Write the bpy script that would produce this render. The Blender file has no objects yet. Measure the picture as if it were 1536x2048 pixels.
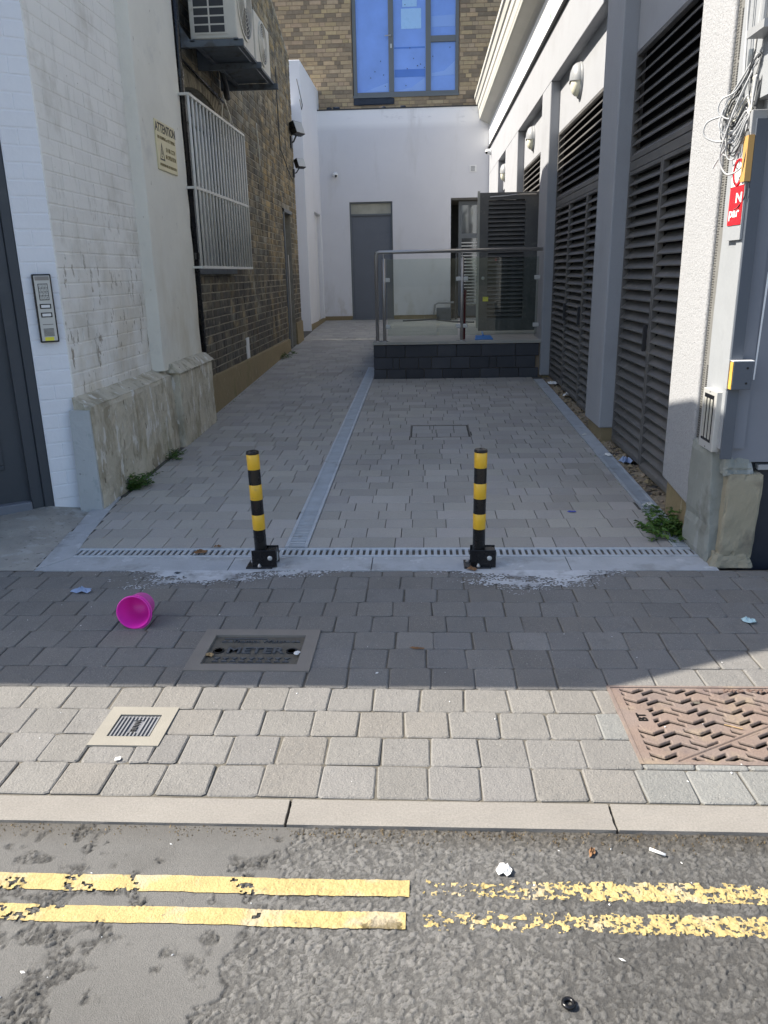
import bpy, bmesh, math, random
import numpy as np
from mathutils import Vector, Matrix, noise
random.seed(7)
rnd = random.uniform
S = bpy.context.scene
COL = S.collection
R = math.radians

# ------------------------------------------------------------------ camera, sky, sun, exposure
CH, FPX = 1.45, 1560.0
p_, y_, r_ = R(17.06), R(3.16), R(1.18)
cF = Vector((-math.sin(y_)*math.cos(p_), math.cos(y_)*math.cos(p_), -math.sin(p_)))
rt = Vector((math.cos(y_), math.sin(y_), 0)); up = rt.cross(cF)
cR = rt*math.cos(r_) - up*math.sin(r_); cU = rt*math.sin(r_) + up*math.cos(r_)
cam = bpy.data.objects.new('camera', bpy.data.cameras.new('camera')); COL.objects.link(cam)
cam.matrix_world = Matrix(((cR.x, cU.x, -cF.x, 0), (cR.y, cU.y, -cF.y, 0), (cR.z, cU.z, -cF.z, CH), (0, 0, 0, 1)))
cam.data.sensor_fit = 'HORIZONTAL'; cam.data.sensor_width = 36; cam.data.lens = FPX/1536*36
cam.data.clip_end = 500; cam.data.clip_start = .05
S.camera = cam
SUN_E = R(45)
k_ = .02
sdir = Vector((-1, k_, math.tan(SUN_E))).normalized()          # towards the sun
W = bpy.data.worlds.new('World'); S.world = W; W.use_nodes = True
wn = W.node_tree.nodes; sky = wn.new('ShaderNodeTexSky'); sky.sky_type = 'NISHITA'; sky.sun_disc = False
sky.sun_elevation = SUN_E; sky.sun_rotation = math.atan2(sdir.x, sdir.y)
sky.air_density = 1.0; sky.dust_density = 2.0; sky.ozone_density = .9
wn['Background'].inputs['Strength'].default_value = .12
W.node_tree.links.new(sky.outputs[0], wn['Background'].inputs[0])
sl = bpy.data.lights.new('sun', 'SUN'); sl.energy = 5.0; sl.angle = R(.30); sl.color = (1, .93, .82)
so = bpy.data.objects.new('sun', sl); COL.objects.link(so)
so.rotation_euler = sdir.to_track_quat('Z', 'Y').to_euler(); so.location = (-6, 0, 12)
S.view_settings.view_transform = 'Standard'; S.view_settings.look = 'None'
S.view_settings.gamma = 1; S.view_settings.use_curve_mapping = False
S.view_settings.exposure = 1.0

def project(P):
    d = Vector(P) - Vector((0, 0, CH)); z = d.dot(cF)
    if z < .1: return None
    return (768 + FPX*d.dot(cR)/z, 1024 - FPX*d.dot(cU)/z, z)

# ------------------------------------------------------------------ materials
MATS = {}
def mat(name, col, rough=.8, var=.12, vscale=6, bump=0, bscale=80, spec=.3, metal=0, attr=False, spots=(),
        fine=0, fscale=400, rvar=.25, stretch=None, bump2=0, b2scale=12, coat=0, alpha=1, detail=4):
    """procedural surface: base colour with slow variation, spot layers [(colour, scale, threshold, softness, amount, stretch, zlo, zhi)], fine grain, bump"""
    m = bpy.data.materials.new(name); m.use_nodes = True; nt = m.node_tree; N = nt.nodes; L = nt.links
    b = N['Principled BSDF']; b.inputs['Roughness'].default_value = rough; b.inputs['Metallic'].default_value = metal
    b.inputs['Specular IOR Level'].default_value = spec
    if coat: b.inputs['Coat Weight'].default_value = coat
    g = N.new('ShaderNodeNewGeometry').outputs['Position']
    def mapped(st):
        if not st: return g
        mp = N.new('ShaderNodeVectorMath'); mp.operation = 'MULTIPLY'; mp.inputs[1].default_value = st; L.new(g, mp.inputs[0]); return mp.outputs[0]
    def nz(scale, st=None, det=detail, ro=.6):
        n = N.new('ShaderNodeTexNoise'); n.inputs['Scale'].default_value = scale; n.inputs['Detail'].default_value = det
        n.inputs['Roughness'].default_value = ro; L.new(mapped(st), n.inputs['Vector']); return n.outputs['Fac']
    def math_(op, a, c=None, clamp=False):
        n = N.new('ShaderNodeMath'); n.operation = op; n.use_clamp = clamp
        for i, v in enumerate((a, c)):
            if v is None: continue
            if isinstance(v, (int, float)): n.inputs[i].default_value = v
            else: L.new(v, n.inputs[i])
        return n.outputs[0]
    def mix(f, a, c, mode='MIX'):
        n = N.new('ShaderNodeMix'); n.data_type = 'RGBA'; n.blend_type = mode
        for i, v in ((0, f), (6, a), (7, c)):
            if isinstance(v, (int, float)): n.inputs[i].default_value = v
            elif isinstance(v, tuple): n.inputs[i].default_value = (*v[:3], 1)
            else: L.new(v, n.inputs[i])
        return n.outputs[2]
    c = (*col, 1)
    cur = mix(1.0, col, (1, 1, 1), 'MULTIPLY')
    if attr:
        a = N.new('ShaderNodeAttribute'); a.attribute_name = 'Col'; cur = mix(1.0, cur, a.outputs['Color'], 'MULTIPLY')
    if var:
        v = math_('ADD', math_('MULTIPLY', math_('SUBTRACT', nz(vscale, stretch), .5), var*4), 1.0)
        cc = N.new('ShaderNodeCombineColor'); [L.new(v, cc.inputs[i]) for i in range(3)]
        cur = mix(1.0, cur, cc.outputs[0], 'MULTIPLY')
    if fine:
        v = math_('ADD', math_('MULTIPLY', math_('SUBTRACT', nz(fscale, None, 2), .5), fine*4), 1.0)
        cc = N.new('ShaderNodeCombineColor'); [L.new(v, cc.inputs[i]) for i in range(3)]
        cur = mix(1.0, cur, cc.outputs[0], 'MULTIPLY')
    hsum = None
    for sp in spots:
        sc, sscale, th, soft, amt = sp[:5]; st = sp[5] if len(sp) > 5 else None
        f = math_('MULTIPLY', math_('DIVIDE', math_('SUBTRACT', nz(sscale, st, 5), th), soft, True), amt)
        if len(sp) > 7:
            sx = N.new('ShaderNodeSeparateXYZ'); L.new(g, sx.inputs[0])
            mr = N.new('ShaderNodeMapRange'); mr.inputs[1].default_value = sp[6]; mr.inputs[2].default_value = sp[7]
            mr.inputs[3].default_value = 1; mr.inputs[4].default_value = 0; L.new(sx.outputs[2], mr.inputs[0])
            f = math_('MULTIPLY', f, mr.outputs[0])
        cur = mix(f, cur, sc)
        hsum = f if hsum is None else math_('ADD', hsum, f)
    L.new(cur, b.inputs['Base Color'])
    h = None
    if bump: h = math_('MULTIPLY', nz(bscale, None, 3), bump)
    if bump2:
        h2 = math_('MULTIPLY', nz(b2scale, None, 4), bump2); h = h2 if h is None else math_('ADD', h, h2)
    if hsum is not None and bump: h = math_('SUBTRACT', h, math_('MULTIPLY', hsum, bump*.6))
    if h is not None:
        bn = N.new('ShaderNodeBump'); bn.inputs['Strength'].default_value = 1; bn.inputs['Distance'].default_value = .01
        L.new(h, bn.inputs['Height']); L.new(bn.outputs[0], b.inputs['Normal'])
    if rough < .95:
        rr = math_('ADD', math_('MULTIPLY', math_('SUBTRACT', nz(vscale*3, None, 3), .5), rvar), rough, True)
        L.new(rr, b.inputs['Roughness'])
    MATS[name] = m; return m

M = {}
M['paver'] = mat('tegula_concrete', (.196, .190, .178), .92, .07, 5, .30, 170, attr=True, fine=.17, fscale=210, bump2=.45, b2scale=38,
    spots=[((.50, .48, .44), 210, .64, .04, .8), ((.10, .095, .085), 120, .66, .05, .6), ((.17, .165, .155), 9, .58, .1, .5)])
M['drive_paver'] = mat('smooth_paver_concrete', (.385, .372, .350), .9, .08, 1.4, .12, 200, attr=True, fine=.13, fscale=190, bump2=.06, b2scale=50,
    spots=[((.43, .43, .42), 2.2, .60, .14, .4)])
M['joint'] = mat('sandy_joint', (.125, .115, .095), .98, .25, 20, .4, 120, fine=.15)
M['drive_joint'] = mat('drive_joint', (.10, .095, .085), .98, .2, 8, .3, 120, spots=[((.09, .12, .05), 3, .62, .1, .5)])
M['asphalt'] = mat('asphalt', (.133, .132, .129), .9, .08, 3, .25, 320, attr=True, fine=.16, fscale=260, spots=[((.24, .235, .22), 240, .66, .04, .5), ((.08, .076, .07), 2.2, .60, .12, .35)])
M['yellow'] = mat('yellow_line_paint', (.44, .345, .155), .8, .12, 8, .3, 160, fine=.12, fscale=180, attr=True,
    spots=[((.40, .35, .26), 9, .52, .12, .7), ((.25, .22, .18), 60, .66, .05, .6)])
M['kerb'] = mat('granite_kerb', (.238, .224, .203), .88, .08, 4, .12, 300, fine=.16, fscale=170, spots=[((.22, .19, .16), 5, .66, .1, .35)])
M['cement'] = mat('grey_cement', (.42, .44, .46), .85, .14, 5, .2, 120, fine=.09, bump2=.3, b2scale=20, spots=[((.22, .22, .21), 5, .52, .14, .6), ((.55, .57, .59), 11, .60, .05, .6), ((.15, .15, .14), 60, .68, .03, .6)])
M['cement_smear'] = mat('cement_smear', (.50, .52, .54), .85, .2, 8, .2, 90, spots=[((.19, .19, .19), 7, .50, .16, .85)])
M['apron'] = mat('old_concrete', (.34, .33, .30), .9, .2, 4, .4, 60, fine=.08, bump2=.8, b2scale=14, spots=[((.46, .46, .45), 7, .55, .08, .6), ((.12, .115, .1), 30, .62, .05, .6)])
M['white'] = mat('white_render', (.76, .76, .775), .9, .03, 1.2, .10, 180, spots=[((.66, .66, .66), 1.1, .60, .15, .4)])
M['render_tex'] = mat('textured_white_render', (.365, .37, .38), .92, .03, 2, .35, 120, fine=.12, fscale=150, bump2=.2, b2scale=260, spots=[((.27, .275, .28), 70, .50, .12, .5)])
M['gwall'] = mat('pale_grey_render', (.35, .36, .38), .9, .03, 1.5, .10, 150, fine=.03, fscale=120, spots=[((.31, .315, .33), 2.2, .54, .14, .5), ((.30, .305, .31), 14, .54, .2, .4, (1, 1, .25))])
M['wpaint'] = mat('white_painted_brick', (.87, .86, .825), .78, .04, 3, .16, 55, attr=True, bump2=.5, b2scale=9,
    spots=[((.58, .51, .38), 2.6, .44, .18, .7, (1, 1, .6), .7, 1.9), ((.30, .26, .2), 18, .61, .02, .85, (1, 1, .35), 1.3, 2.1), ((.62, .60, .54), 2.6, .52, .14, .65), ((.66, .65, .60), 11, .56, .08, .35, (1, 1, .3)), ((.25, .23, .2), 30, .70, .015, .8)])
M['wpaint_skytint'] = mat('sky_tinted_white_paint', (.82, .84, .88), .7, .03, 3, .10, 50, attr=True, bump2=.5, b2scale=9)  # white paint with the blue of skylit shade put into its colour
M['cream'] = mat('cream_painted_pilaster', (.78, .765, .69), .8, .06, 2.5, .14, 60, bump2=.4, b2scale=10,
    spots=[((.50, .42, .26), 2.2, .50, .2, .6, (1, 1, .5), .7, 2.0), ((.3, .26, .2), 26, .69, .02, .7, (1, 1, .5)), ((.55, .55, .53), 3, .6, .1, .4)])
M['plinth'] = mat('peeling_plinth', (.56, .52, .42), .88, .15, 4, .5, 45, fine=.06, bump2=1.2, b2scale=16,
    spots=[((.30, .26, .18), 5, .50, .12, .7, (1, 1, .5)), ((.74, .73, .68), 13, .58, .02, .8, (1, 1, .3)), ((.15, .125, .09), 22, .66, .02, .8, (1, 1, .35)), ((.36, .33, .25), 8, .56, .06, .7, (1, 1, .45)), ((.26, .25, .12), 3.5, .5, .2, .5, (1, 1, .4), .15, .45)])
M['plinth_grey'] = mat('grey_plinth_side', (.48, .50, .50), .85, .06, 5, .3, 45, bump2=.6, b2scale=12, spots=[((.25, .24, .22), 34, .66, .03, .8), ((.38, .42, .42), 14, .6, .03, .6)])
M['lbrick'] = mat('sooty_stock_brick', (.245, .215, .155), .9, .20, 7, .45, 90, attr=True, fine=.12, fscale=160,
    spots=[((.075, .070, .062), 4, .46, .14, .8), ((.06, .058, .055), 2, .36, .1, .7, None, 1.3, 1.9), ((.36, .32, .24), 13, .60, .05, .6, (1, 1, .5))])
M['lmortar'] = mat('lime_mortar', (.33, .305, .245), .95, .2, 8, .4, 90, spots=[((.13, .115, .085), 3, .5, .15, .7)])
M['skirt'] = mat('brown_render_skirting', (.27, .215, .125), .9, .12, 3, .35, 60, bump2=.7, b2scale=14, spots=[((.42, .38, .28), 16, .64, .04, .6, (1, 1, .4)), ((.13, .14, .06), 3, .56, .12, .5)])
M['ybrick'] = mat('yellow_brick', (.40, .31, .205), .88, .12, 14, .3, 60, attr=True, fine=.06, fscale=120)
M['ymortar'] = mat('brown_mortar', (.27, .21, .15), .95, .1, 8, .2, 60)
M['louvre'] = mat('anthracite_louvre', (.108, .105, .101), .5, .12, 4, .03, 200, spec=.45, spots=[((.16, .152, .14), 3, .48, .16, .6), ((.20, .19, .17), 14, .60, .06, .45, (1, .4, 1))])
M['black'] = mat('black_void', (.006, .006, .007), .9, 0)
M['dark'] = mat('dark_metal', (.03, .031, .034), .45, .1, 6, spec=.5)
M['blackpaint'] = mat('gloss_black_coating', (.008, .008, .009), .28, .05, 6, .03, 120, spec=.5)
M['yellowcoat'] = mat('yellow_reflective_band', (.80, .47, .03), .38, .08, 8, .02, 100, spec=.5, coat=.2, spots=[((.45, .30, .08), 45, .64, .04, .5)])
M['galv'] = mat('galvanised_steel', (.52, .56, .60), .5, .14, 9, .05, 120, spec=.5, metal=.35, spots=[((.28, .28, .27), 8, .6, .08, .5)])
M['steel'] = mat('brushed_steel', (.46, .44, .42), .38, .02, 2, spec=.5, metal=.75, rvar=.04)
M['doorgrey'] = mat('slate_grey_door', (.145, .16, .185), .55, .03, 3, .03, 90, spec=.4, spots=[((.19, .20, .22), 3, .6, .15, .4)])
M['doordark'] = mat('dark_grey_painted_wood', (.060, .068, .080), .5, .06, 3, .05, 60, spec=.4, spots=[((.10, .11, .12), 4, .6, .12, .4)])
M['cast'] = mat('cast_iron', (.035, .037, .040), .6, .2, 20, .3, 160, spec=.4)
M['castl'] = mat('cast_iron_glint', (.085, .09, .097), .5, .2, 20, .2, 160, spec=.5)  # lighter iron, glints on the raised letters and marks put into the colour
M['rust'] = mat('rusty_cast_iron', (.20, .158, .138), .72, .10, 8, .25, 140, attr=True, fine=.08, fscale=200, spec=.35, spots=[((.27, .215, .155), 7, .52, .14, .7), ((.13, .10, .10), 5, .58, .1, .6)])
M['framec'] = mat('cover_frame_concrete', (.23, .21, .185), .9, .08, 6, .12, 200, fine=.08)
M['framelt'] = mat('pale_cover_frame', (.265, .25, .215), .9, .08, 6, .12, 200, fine=.08)
M['block'] = mat('dark_engineering_block', (.068, .071, .080), .85, .12, 5, .15, 120, attr=True, fine=.12)
M['slab'] = mat('pale_slab', (.40, .385, .34), .88, .1, 3, .1, 100, spots=[((.25, .24, .22), 2.4, .58, .1, .5)])
M['acwhite'] = mat('dirty_white_casing', (.62, .60, .53), .55, .07, 5, .03, 90, spec=.4, spots=[((.35, .30, .22), 7, .62, .1, .6)])
M['bracket'] = mat('grey_steel_bracket', (.10, .12, .14), .6, .15, 7, .1, 90, spec=.4, spots=[((.05, .045, .04), 8, .55, .1, .7)])
M['grille'] = mat('white_grille_paint', (.68, .67, .62), .5, .06, 12, .05, 90, spec=.4, spots=[((.35, .27, .18), 40, .68, .04, .6)])
M['pane'] = mat('window_board', (.24, .26, .28), .45, .15, 4, spec=.5)
M['film'] = mat('blue_protective_film', (.17, .32, .80), .12, .14, 1.6, .0, 5, spec=.8, coat=.6)
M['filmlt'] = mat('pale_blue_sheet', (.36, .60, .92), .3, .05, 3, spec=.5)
M['frameg'] = mat('grey_aluminium', (.14, .155, .165), .45, .03, 4, spec=.5)
M['cornice'] = mat('cream_cornice', (.46, .45, .41), .7, .04, 3, .03, 60, spots=[((.5, .46, .38), 2.5, .62, .12, .4)])
M['whiteg'] = mat('white_plastic', (.8, .8, .79), .4, .02, 4, spec=.5)
M['opal'] = mat('opal_diffuser', (.80, .78, .62), .35, .02, 4, spec=.5)
M['lampgrey'] = mat('grey_lamp_housing', (.30, .31, .32), .45, .04, 6, spec=.5)
M['pink'] = mat('magenta_plastic', (.86, .04, .50), .35, .03, 6, spec=.5, coat=.15)
M['blue'] = mat('blue_plastic', (.06, .24, .62), .4, .05, 6, spec=.5)
M['tissue'] = mat('blue_tissue', (.30, .38, .55), .9, .1, 30, .2, 90)
M['paper'] = mat('white_paper', (.76, .76, .74), .85, .05, 30)
M['teal'] = mat('pale_teal_litter', (.45, .62, .66), .8, .05, 30)
M['leafdry'] = mat('dry_leaf', (.22, .12, .06), .85, .2, 40, .2, 90)
M['wood'] = mat('timber', (.36, .25, .13), .85, .2, 20, .2, 60, stretch=(1, .2, 1))
M['leaf'] = mat('weed_leaf', (.055, .12, .022), .55, .2, 30, .1, 80, attr=True, spec=.4)
M['pier'] = mat('worn_concrete_pier', (.25, .265, .245), .88, .12, 4, .25, 70, fine=.04, bump2=.7, b2scale=14, spots=[((.38, .40, .40), 7, .55, .08, .5, (1, 1, .2)), ((.13, .13, .11), 4, .6, .1, .6)])
M['stone'] = mat('yellowish_stone', (.30, .275, .205), .88, .08, 4, .2, 70, fine=.05, bump2=.5, b2scale=12, spots=[((.15, .135, .11), 4.2, .57, .1, .7)])
M['navy'] = mat('navy_painted_base', (.022, .027, .040), .6, .2, 5, .1, 60, spec=.4, spots=[((.05, .06, .07), 30, .66, .05, .6)])
M['gpaint'] = mat('light_grey_paint', (.30, .315, .33), .6, .03, 3, .08, 30, spec=.4, bump2=.3, b2scale=7, spots=[((.5, .5, .51), 18, .70, .01, .9), ((.24, .25, .26), 4, .60, .1, .4)])
M['postdark'] = mat('dark_grey_post', (.085, .10, .125), .5, .05, 3, .05, 30, spec=.4, spots=[((.55, .57, .6), 20, .74, .01, .8)])
M['postblue'] = mat('blue_grey_facade', (.19, .205, .24), .6, .05, 2, .06, 30, spec=.4, spots=[((.6, .62, .65), 16, .75, .01, .8)])
M['bead'] = mat('bare_bead_strip', (.17, .168, .158), .85, .1, 8, .2, 100)
M['ochre'] = mat('ochre_filler', (.62, .36, .07), .8, .25, 18, .2, 60, spots=[((.7, .6, .4), 30, .6, .05, .7)])
M['tape'] = mat('orange_tape', (.50, .30, .10), .5, .05, 10, spec=.4)
M['red'] = mat('red_sign', (.72, .02, .03), .35, .02, 4, spec=.5)
M['darkred'] = mat('dark_red_pole', (.12, .015, .02), .4, .05, 4, spec=.5)
M['signcream'] = mat('cream_sign', (.72, .65, .42), .5, .03, 6, spec=.4)
M['ink'] = mat('black_print', (.012, .012, .012), .5, 0)
M['inkbrown'] = mat('faded_print', (.22, .17, .07), .6, 0)
M['green'] = mat('green_paint_mark', (.10, .45, .28), .7, .1, 20)
M['yellowlabel'] = mat('yellow_label', (.85, .78, .08), .4, .02, 6)
M['silver'] = mat('silver_panel', (.55, .55, .53), .4, .03, 6, metal=.3, spec=.5)
M['cable'] = mat('grey_cable', (.42, .43, .44), .5, .1, 20, spec=.4)
M['cabledark'] = mat('dark_cable', (.05, .055, .06), .5, .1, 20, spec=.4)
M['cablewhite'] = mat('whitish_cable', (.66, .64, .56), .6, .1, 20)
M['rubble'] = mat('rubble', (.27, .225, .16), .95, .25, 12, .5, 60, attr=True)
M['grass'] = M['leaf']
M['roof'] = mat('slate_roof', (.12, .12, .13), .8, .1, 4)
M['membrane'] = mat('dark_blue_membrane', (.025, .035, .055), .5, .2, 6, .3, 20, spec=.4)
# clear glass
gm = bpy.data.materials.new('clear_glass'); gm.use_nodes = True; n = gm.node_tree.nodes; l = gm.node_tree.links
for x in list(n): n.remove(x)
out = n.new('ShaderNodeOutputMaterial'); mx = n.new('ShaderNodeMixShader'); tr = n.new('ShaderNodeBsdfTransparent'); gl = n.new('ShaderNodeBsdfGlossy')
fr = n.new('ShaderNodeFresnel'); fr.inputs[0].default_value = 1.45; gl.inputs['Roughness'].default_value = .01; tr.inputs[0].default_value = (.86, .90, .88, 1)
l.new(fr.outputs[0], mx.inputs[0]); l.new(tr.outputs[0], mx.inputs[1]); l.new(gl.outputs[0], mx.inputs[2]); l.new(mx.outputs[0], out.inputs[0])
M['glass'] = gm
mg = bpy.data.materials.new('mirror_glass'); mg.use_nodes = True; q = mg.node_tree.nodes['Principled BSDF']
q.inputs['Base Color'].default_value = (.25, .27, .28, 1); q.inputs['Roughness'].default_value = .05; q.inputs['Metallic'].default_value = .8
M['mirror'] = mg

# ------------------------------------------------------------------ mesh helpers
class MB:
    def __init__(s): s.v = []; s.f = []; s.c = []
    def add(s, vs, fs, col=None):
        o = len(s.v); s.v += [tuple(v) for v in vs]; s.f += [tuple(i+o for i in f) for f in fs]
        s.c += [col or (1, 1, 1)]*len(vs); return s
    def box(s, a, b, col=None):
        x0, y0, z0 = a; x1, y1, z1 = b
        return s.hexa([(x0, y0, z0), (x1, y0, z0), (x1, y1, z0), (x0, y1, z0), (x0, y0, z1), (x1, y0, z1), (x1, y1, z1), (x0, y1, z1)], col)
    def hexa(s, v, col=None):
        return s.add(v, [(3, 2, 1, 0), (4, 5, 6, 7), (0, 1, 5, 4), (1, 2, 6, 5), (2, 3, 7, 6), (3, 0, 4, 7)], col)
    def prism(s, poly, axis, a, b, col=None):
        """poly of 2-D points extruded along axis from a to b ('x': poly=(y,z); 'y': (x,z); 'z': (x,y))"""
        P = {'x': lambda p, t: (t, p[0], p[1]), 'y': lambda p, t: (p[0], t, p[1]), 'z': lambda p, t: (p[0], p[1], t)}[axis]
        n = len(poly)
        return s.add([P(p, a) for p in poly] + [P(p, b) for p in poly], [tuple(range(n))[::-1], tuple(range(n, 2*n))] + [(i, (i+1) % n, (i+1) % n+n, i+n) for i in range(n)], col)
    def tube(s, pts, r, n=8, col=None, cap=True):
        pts = [Vector(p) for p in pts]; rings = []; prev = None
        for i, p in enumerate(pts):
            t = (pts[min(i+1, len(pts)-1)] - pts[max(i-1, 0)]).normalized()
            a = prev if prev is not None else (Vector((0, 0, 1)) if abs(t.z) < .9 else Vector((1, 0, 0)))
            u = (a - t*a.dot(t)).normalized(); prev = u; w = t.cross(u)
            rr = r[i] if isinstance(r, (list, tuple)) else r
            rings.append([p + (u*math.cos(2*math.pi*k/n) + w*math.sin(2*math.pi*k/n))*rr for k in range(n)])
        vs = [v for g in rings for v in g]; fs = []
        for i in range(len(pts)-1):
            for k in range(n):
                fs.append((i*n+k, i*n+(k+1) % n, (i+1)*n+(k+1) % n, (i+1)*n+k))
        if cap: fs += [tuple(range(n))[::-1], tuple((len(pts)-1)*n+k for k in range(n))]
        return s.add(vs, fs, col)
    def lathe(s, prof, n=24, org=(0, 0, 0), mtx=None, col=None):
        vs = []; fs = []
        for r, z in prof:
            for k in range(n):
                p = Vector((r*math.cos(2*math.pi*k/n), r*math.sin(2*math.pi*k/n), z))
                if mtx: p = mtx @ p
                vs.append(p + Vector(org))
        for i in range(len(prof)-1):
            for k in range(n): fs.append((i*n+k, i*n+(k+1) % n, (i+1)*n+(k+1) % n, (i+1)*n+k))
        return s.add(vs, fs, col)
    def obj(s, name, m, parent=None, smooth=False, **props):
        me = bpy.data.meshes.new(name); me.from_pydata(s.v, [], s.f); me.validate()
        if any(c != (1, 1, 1) for c in s.c) or (m and m.name in ATTR):
            at = me.color_attributes.new('Col', 'FLOAT_COLOR', 'POINT')
            if len(at.data) == len(s.c): at.data.foreach_set('color', np.array([(*c, 1) for c in s.c], dtype=np.float32).ravel())
        me.materials.append(m)
        if smooth: me.polygons.foreach_set('use_smooth', [True]*len(me.polygons))
        o = bpy.data.objects.new(name, me); COL.objects.link(o)
        if parent: o.parent = parent
        for k, v in props.items(): o[k] = v
        return o
ATTR = {m.name for k, m in M.items() if any(nn.type == 'ATTRIBUTE' for nn in m.node_tree.nodes)}
def fixn(o):
    bm = bmesh.new(); bm.from_mesh(o.data); bmesh.ops.recalc_face_normals(bm, faces=bm.faces); bm.to_mesh(o.data); bm.free(); return o
def bev(o, w=.004, seg=2):
    m = o.modifiers.new('bevel', 'BEVEL'); m.width = w; m.segments = seg; m.limit_method = 'ANGLE'; return o
def empty(name, label, cat, loc=(0, 0, 0), group=None, kind=None):
    o = bpy.data.objects.new(name, None); COL.objects.link(o); o.empty_display_size = .1
    if label: o['label'] = label
    if cat: o['category'] = cat
    if group: o['group'] = group
    if kind: o['kind'] = kind
    return o
def at_base(root, loc):
    """move a thing's origin to its base while its parts stay where they are"""
    root.location = loc
    for ch in root.children: ch.matrix_parent_inverse = Matrix.Translation(Vector(loc)).inverted()
    return root
def thing1(o, label, cat, group=None):
    o['label'] = label; o['category'] = cat
    if group: o['group'] = group
    return o
def dup(root, dx, label=None):
    """copy a thing, its parts and their sub-parts, shifted by dx"""
    c = root.copy(); COL.objects.link(c); c.location = root.location + Vector(dx)
    if label: c['label'] = label
    def rec(a, b):
        for ch in a.children:
            d = ch.copy(); COL.objects.link(d); d.parent = b; d.matrix_parent_inverse = ch.matrix_parent_inverse.copy(); rec(ch, d)
    rec(root, c); return c
def rough_block(name, v8, m, parent, cuts=8, amp=.006, sc=9, seed=0, big=.0):
    """worn block: subdivided hexahedron with uneven faces and broken edges"""
    mb = MB().hexa(v8); o = mb.obj(name, m, parent)
    bm = bmesh.new(); bm.from_mesh(o.data); bmesh.ops.recalc_face_normals(bm, faces=bm.faces)
    bmesh.ops.subdivide_edges(bm, edges=bm.edges[:], cuts=cuts, use_grid_fill=True)
    bm.normal_update()
    dv = {}
    for v in bm.verts:
        sharp = len({tuple(round(c, 1) for c in f.normal) for f in v.link_faces}) > 1
        nn = noise.noise(v.co*sc + Vector((seed, 0, 0))); n2 = noise.noise(v.co*sc*3.3 + Vector((seed, 5, 0)))
        d = v.normal*(nn*amp + n2*amp*.5)
        if sharp: d -= v.normal*(amp*.7 + abs(n2)*amp*2.2)
        if big: d += v.normal*noise.noise(v.co*2.2)*big
        dv[v] = d
    for v, d in dv.items(): v.co += d
    bm.to_mesh(o.data); bm.free()
    return o
def text(body, loc, xdir, ydir, size, m, parent, name='lettering', ext=.0006, w=1.0, bold=0, align='CENTER'):
    cu = bpy.data.curves.new(name, 'FONT'); cu.body = body; cu.size = size; cu.extrude = ext; cu.align_x = align; cu.align_y = 'CENTER'; cu.offset = bold
    cu.resolution_u = 3
    o = bpy.data.objects.new(name, cu); COL.objects.link(o); cu.materials.append(m)
    X = Vector(xdir).normalized(); Y = Vector(ydir).normalized(); Z = X.cross(Y)
    mt = Matrix(((X.x, Y.x, Z.x, loc[0]), (X.y, Y.y, Z.y, loc[1]), (X.z, Y.z, Z.z, loc[2]), (0, 0, 0, 1)))
    o.matrix_world = mt @ Matrix.Diagonal((w, 1, 1, 1))
    dg = bpy.context.evaluated_depsgraph_get(); me = bpy.data.meshes.new_from_object(o.evaluated_get(dg)); bpy.data.objects.remove(o)
    me.transform(mt @ Matrix.Diagonal((w, 1, 1, 1)))
    if not me.materials: me.materials.append(m)
    o = bpy.data.objects.new(name, me); COL.objects.link(o)
    if parent: o.parent = parent
    return o

# one masonry or paving piece: outline in (u, v), n out of the surface
def piece(fr, u0, u1, v0, v1, proud, depth, bv, rad=0, jit=0, tilt=0, col=None):
    j = lambda: rnd(-jit, jit)
    if rad:
        c = [(u0+rad, v0), (u1-rad, v0), (u1, v0+rad), (u1, v1-rad), (u1-rad, v1), (u0+rad, v1), (u0, v1-rad), (u0, v0+rad)]
    else: c = [(u0, v0), (u1, v0), (u1, v1), (u0, v1)]
    c = [(a+j(), b+j()) for a, b in c]
    cu, cv = (u0+u1)/2, (v0+v1)/2; tu, tv = rnd(-tilt, tilt), rnd(-tilt, tilt)
    hgt = lambda a, b: (a-cu)*tu + (b-cv)*tv
    n = len(c)
    def inset(a, b, w):
        return (a + (w if a < cu else -w), b + (w if b < cv else -w))
    V = [fr(*inset(a, b, bv), proud + hgt(a, b)) for a, b in c] + [fr(a, b, proud - bv*.7 + hgt(a, b)) for a, b in c] + [fr(a, b, -depth) for a, b in c]
    F = [tuple(range(n))]
    for q in (0, n):
        F += [(q+i, q+n+i, q+n+(i+1) % n, q+(i+1) % n) for i in range(n)]
    return V, F
def emit(pieces, name, m, parent, limit=290, extra='more_pieces'):
    """pieces: (V, F, col, size in the photo). The largest in view become parts of their own, the rest one 'stuff' part"""
    def score(p):
        q = project(p[0][0]); q2 = project(p[0][len(p[0])//3//2])
        if not q or not (-40 < q[0] < 1576 and -40 < q[1] < 2088): return -1
        return p[3]/q[2]
    ps = sorted(pieces, key=score, reverse=True)
    for V, F, c, s in ps[:limit]:
        MB().add(V, F, c).obj(name, m, parent)
    if len(ps) > limit:
        mb = MB()
        for V, F, c, s in ps[limit:]: mb.add(V, F, c)
        o = mb.obj(extra, m, parent); o['kind'] = 'stuff'
def rect_minus(r, cut):
    u0, u1, v0, v1 = r; a0, a1, b0, b1 = cut
    if a1 <= u0 or a0 >= u1 or b1 <= v0 or b0 >= v1: return [r]
    o = []
    if a0 > u0: o.append((u0, a0, v0, v1))
    if a1 < u1: o.append((a1, u1, v0, v1))
    m0, m1 = max(u0, a0), min(u1, a1)
    if b0 > v0: o.append((m0, m1, v0, b0))
    if b1 < v1: o.append((m0, m1, b1, v1))
    return [q for q in o if q[1]-q[0] > .012 and q[3]-q[2] > .012]

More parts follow.
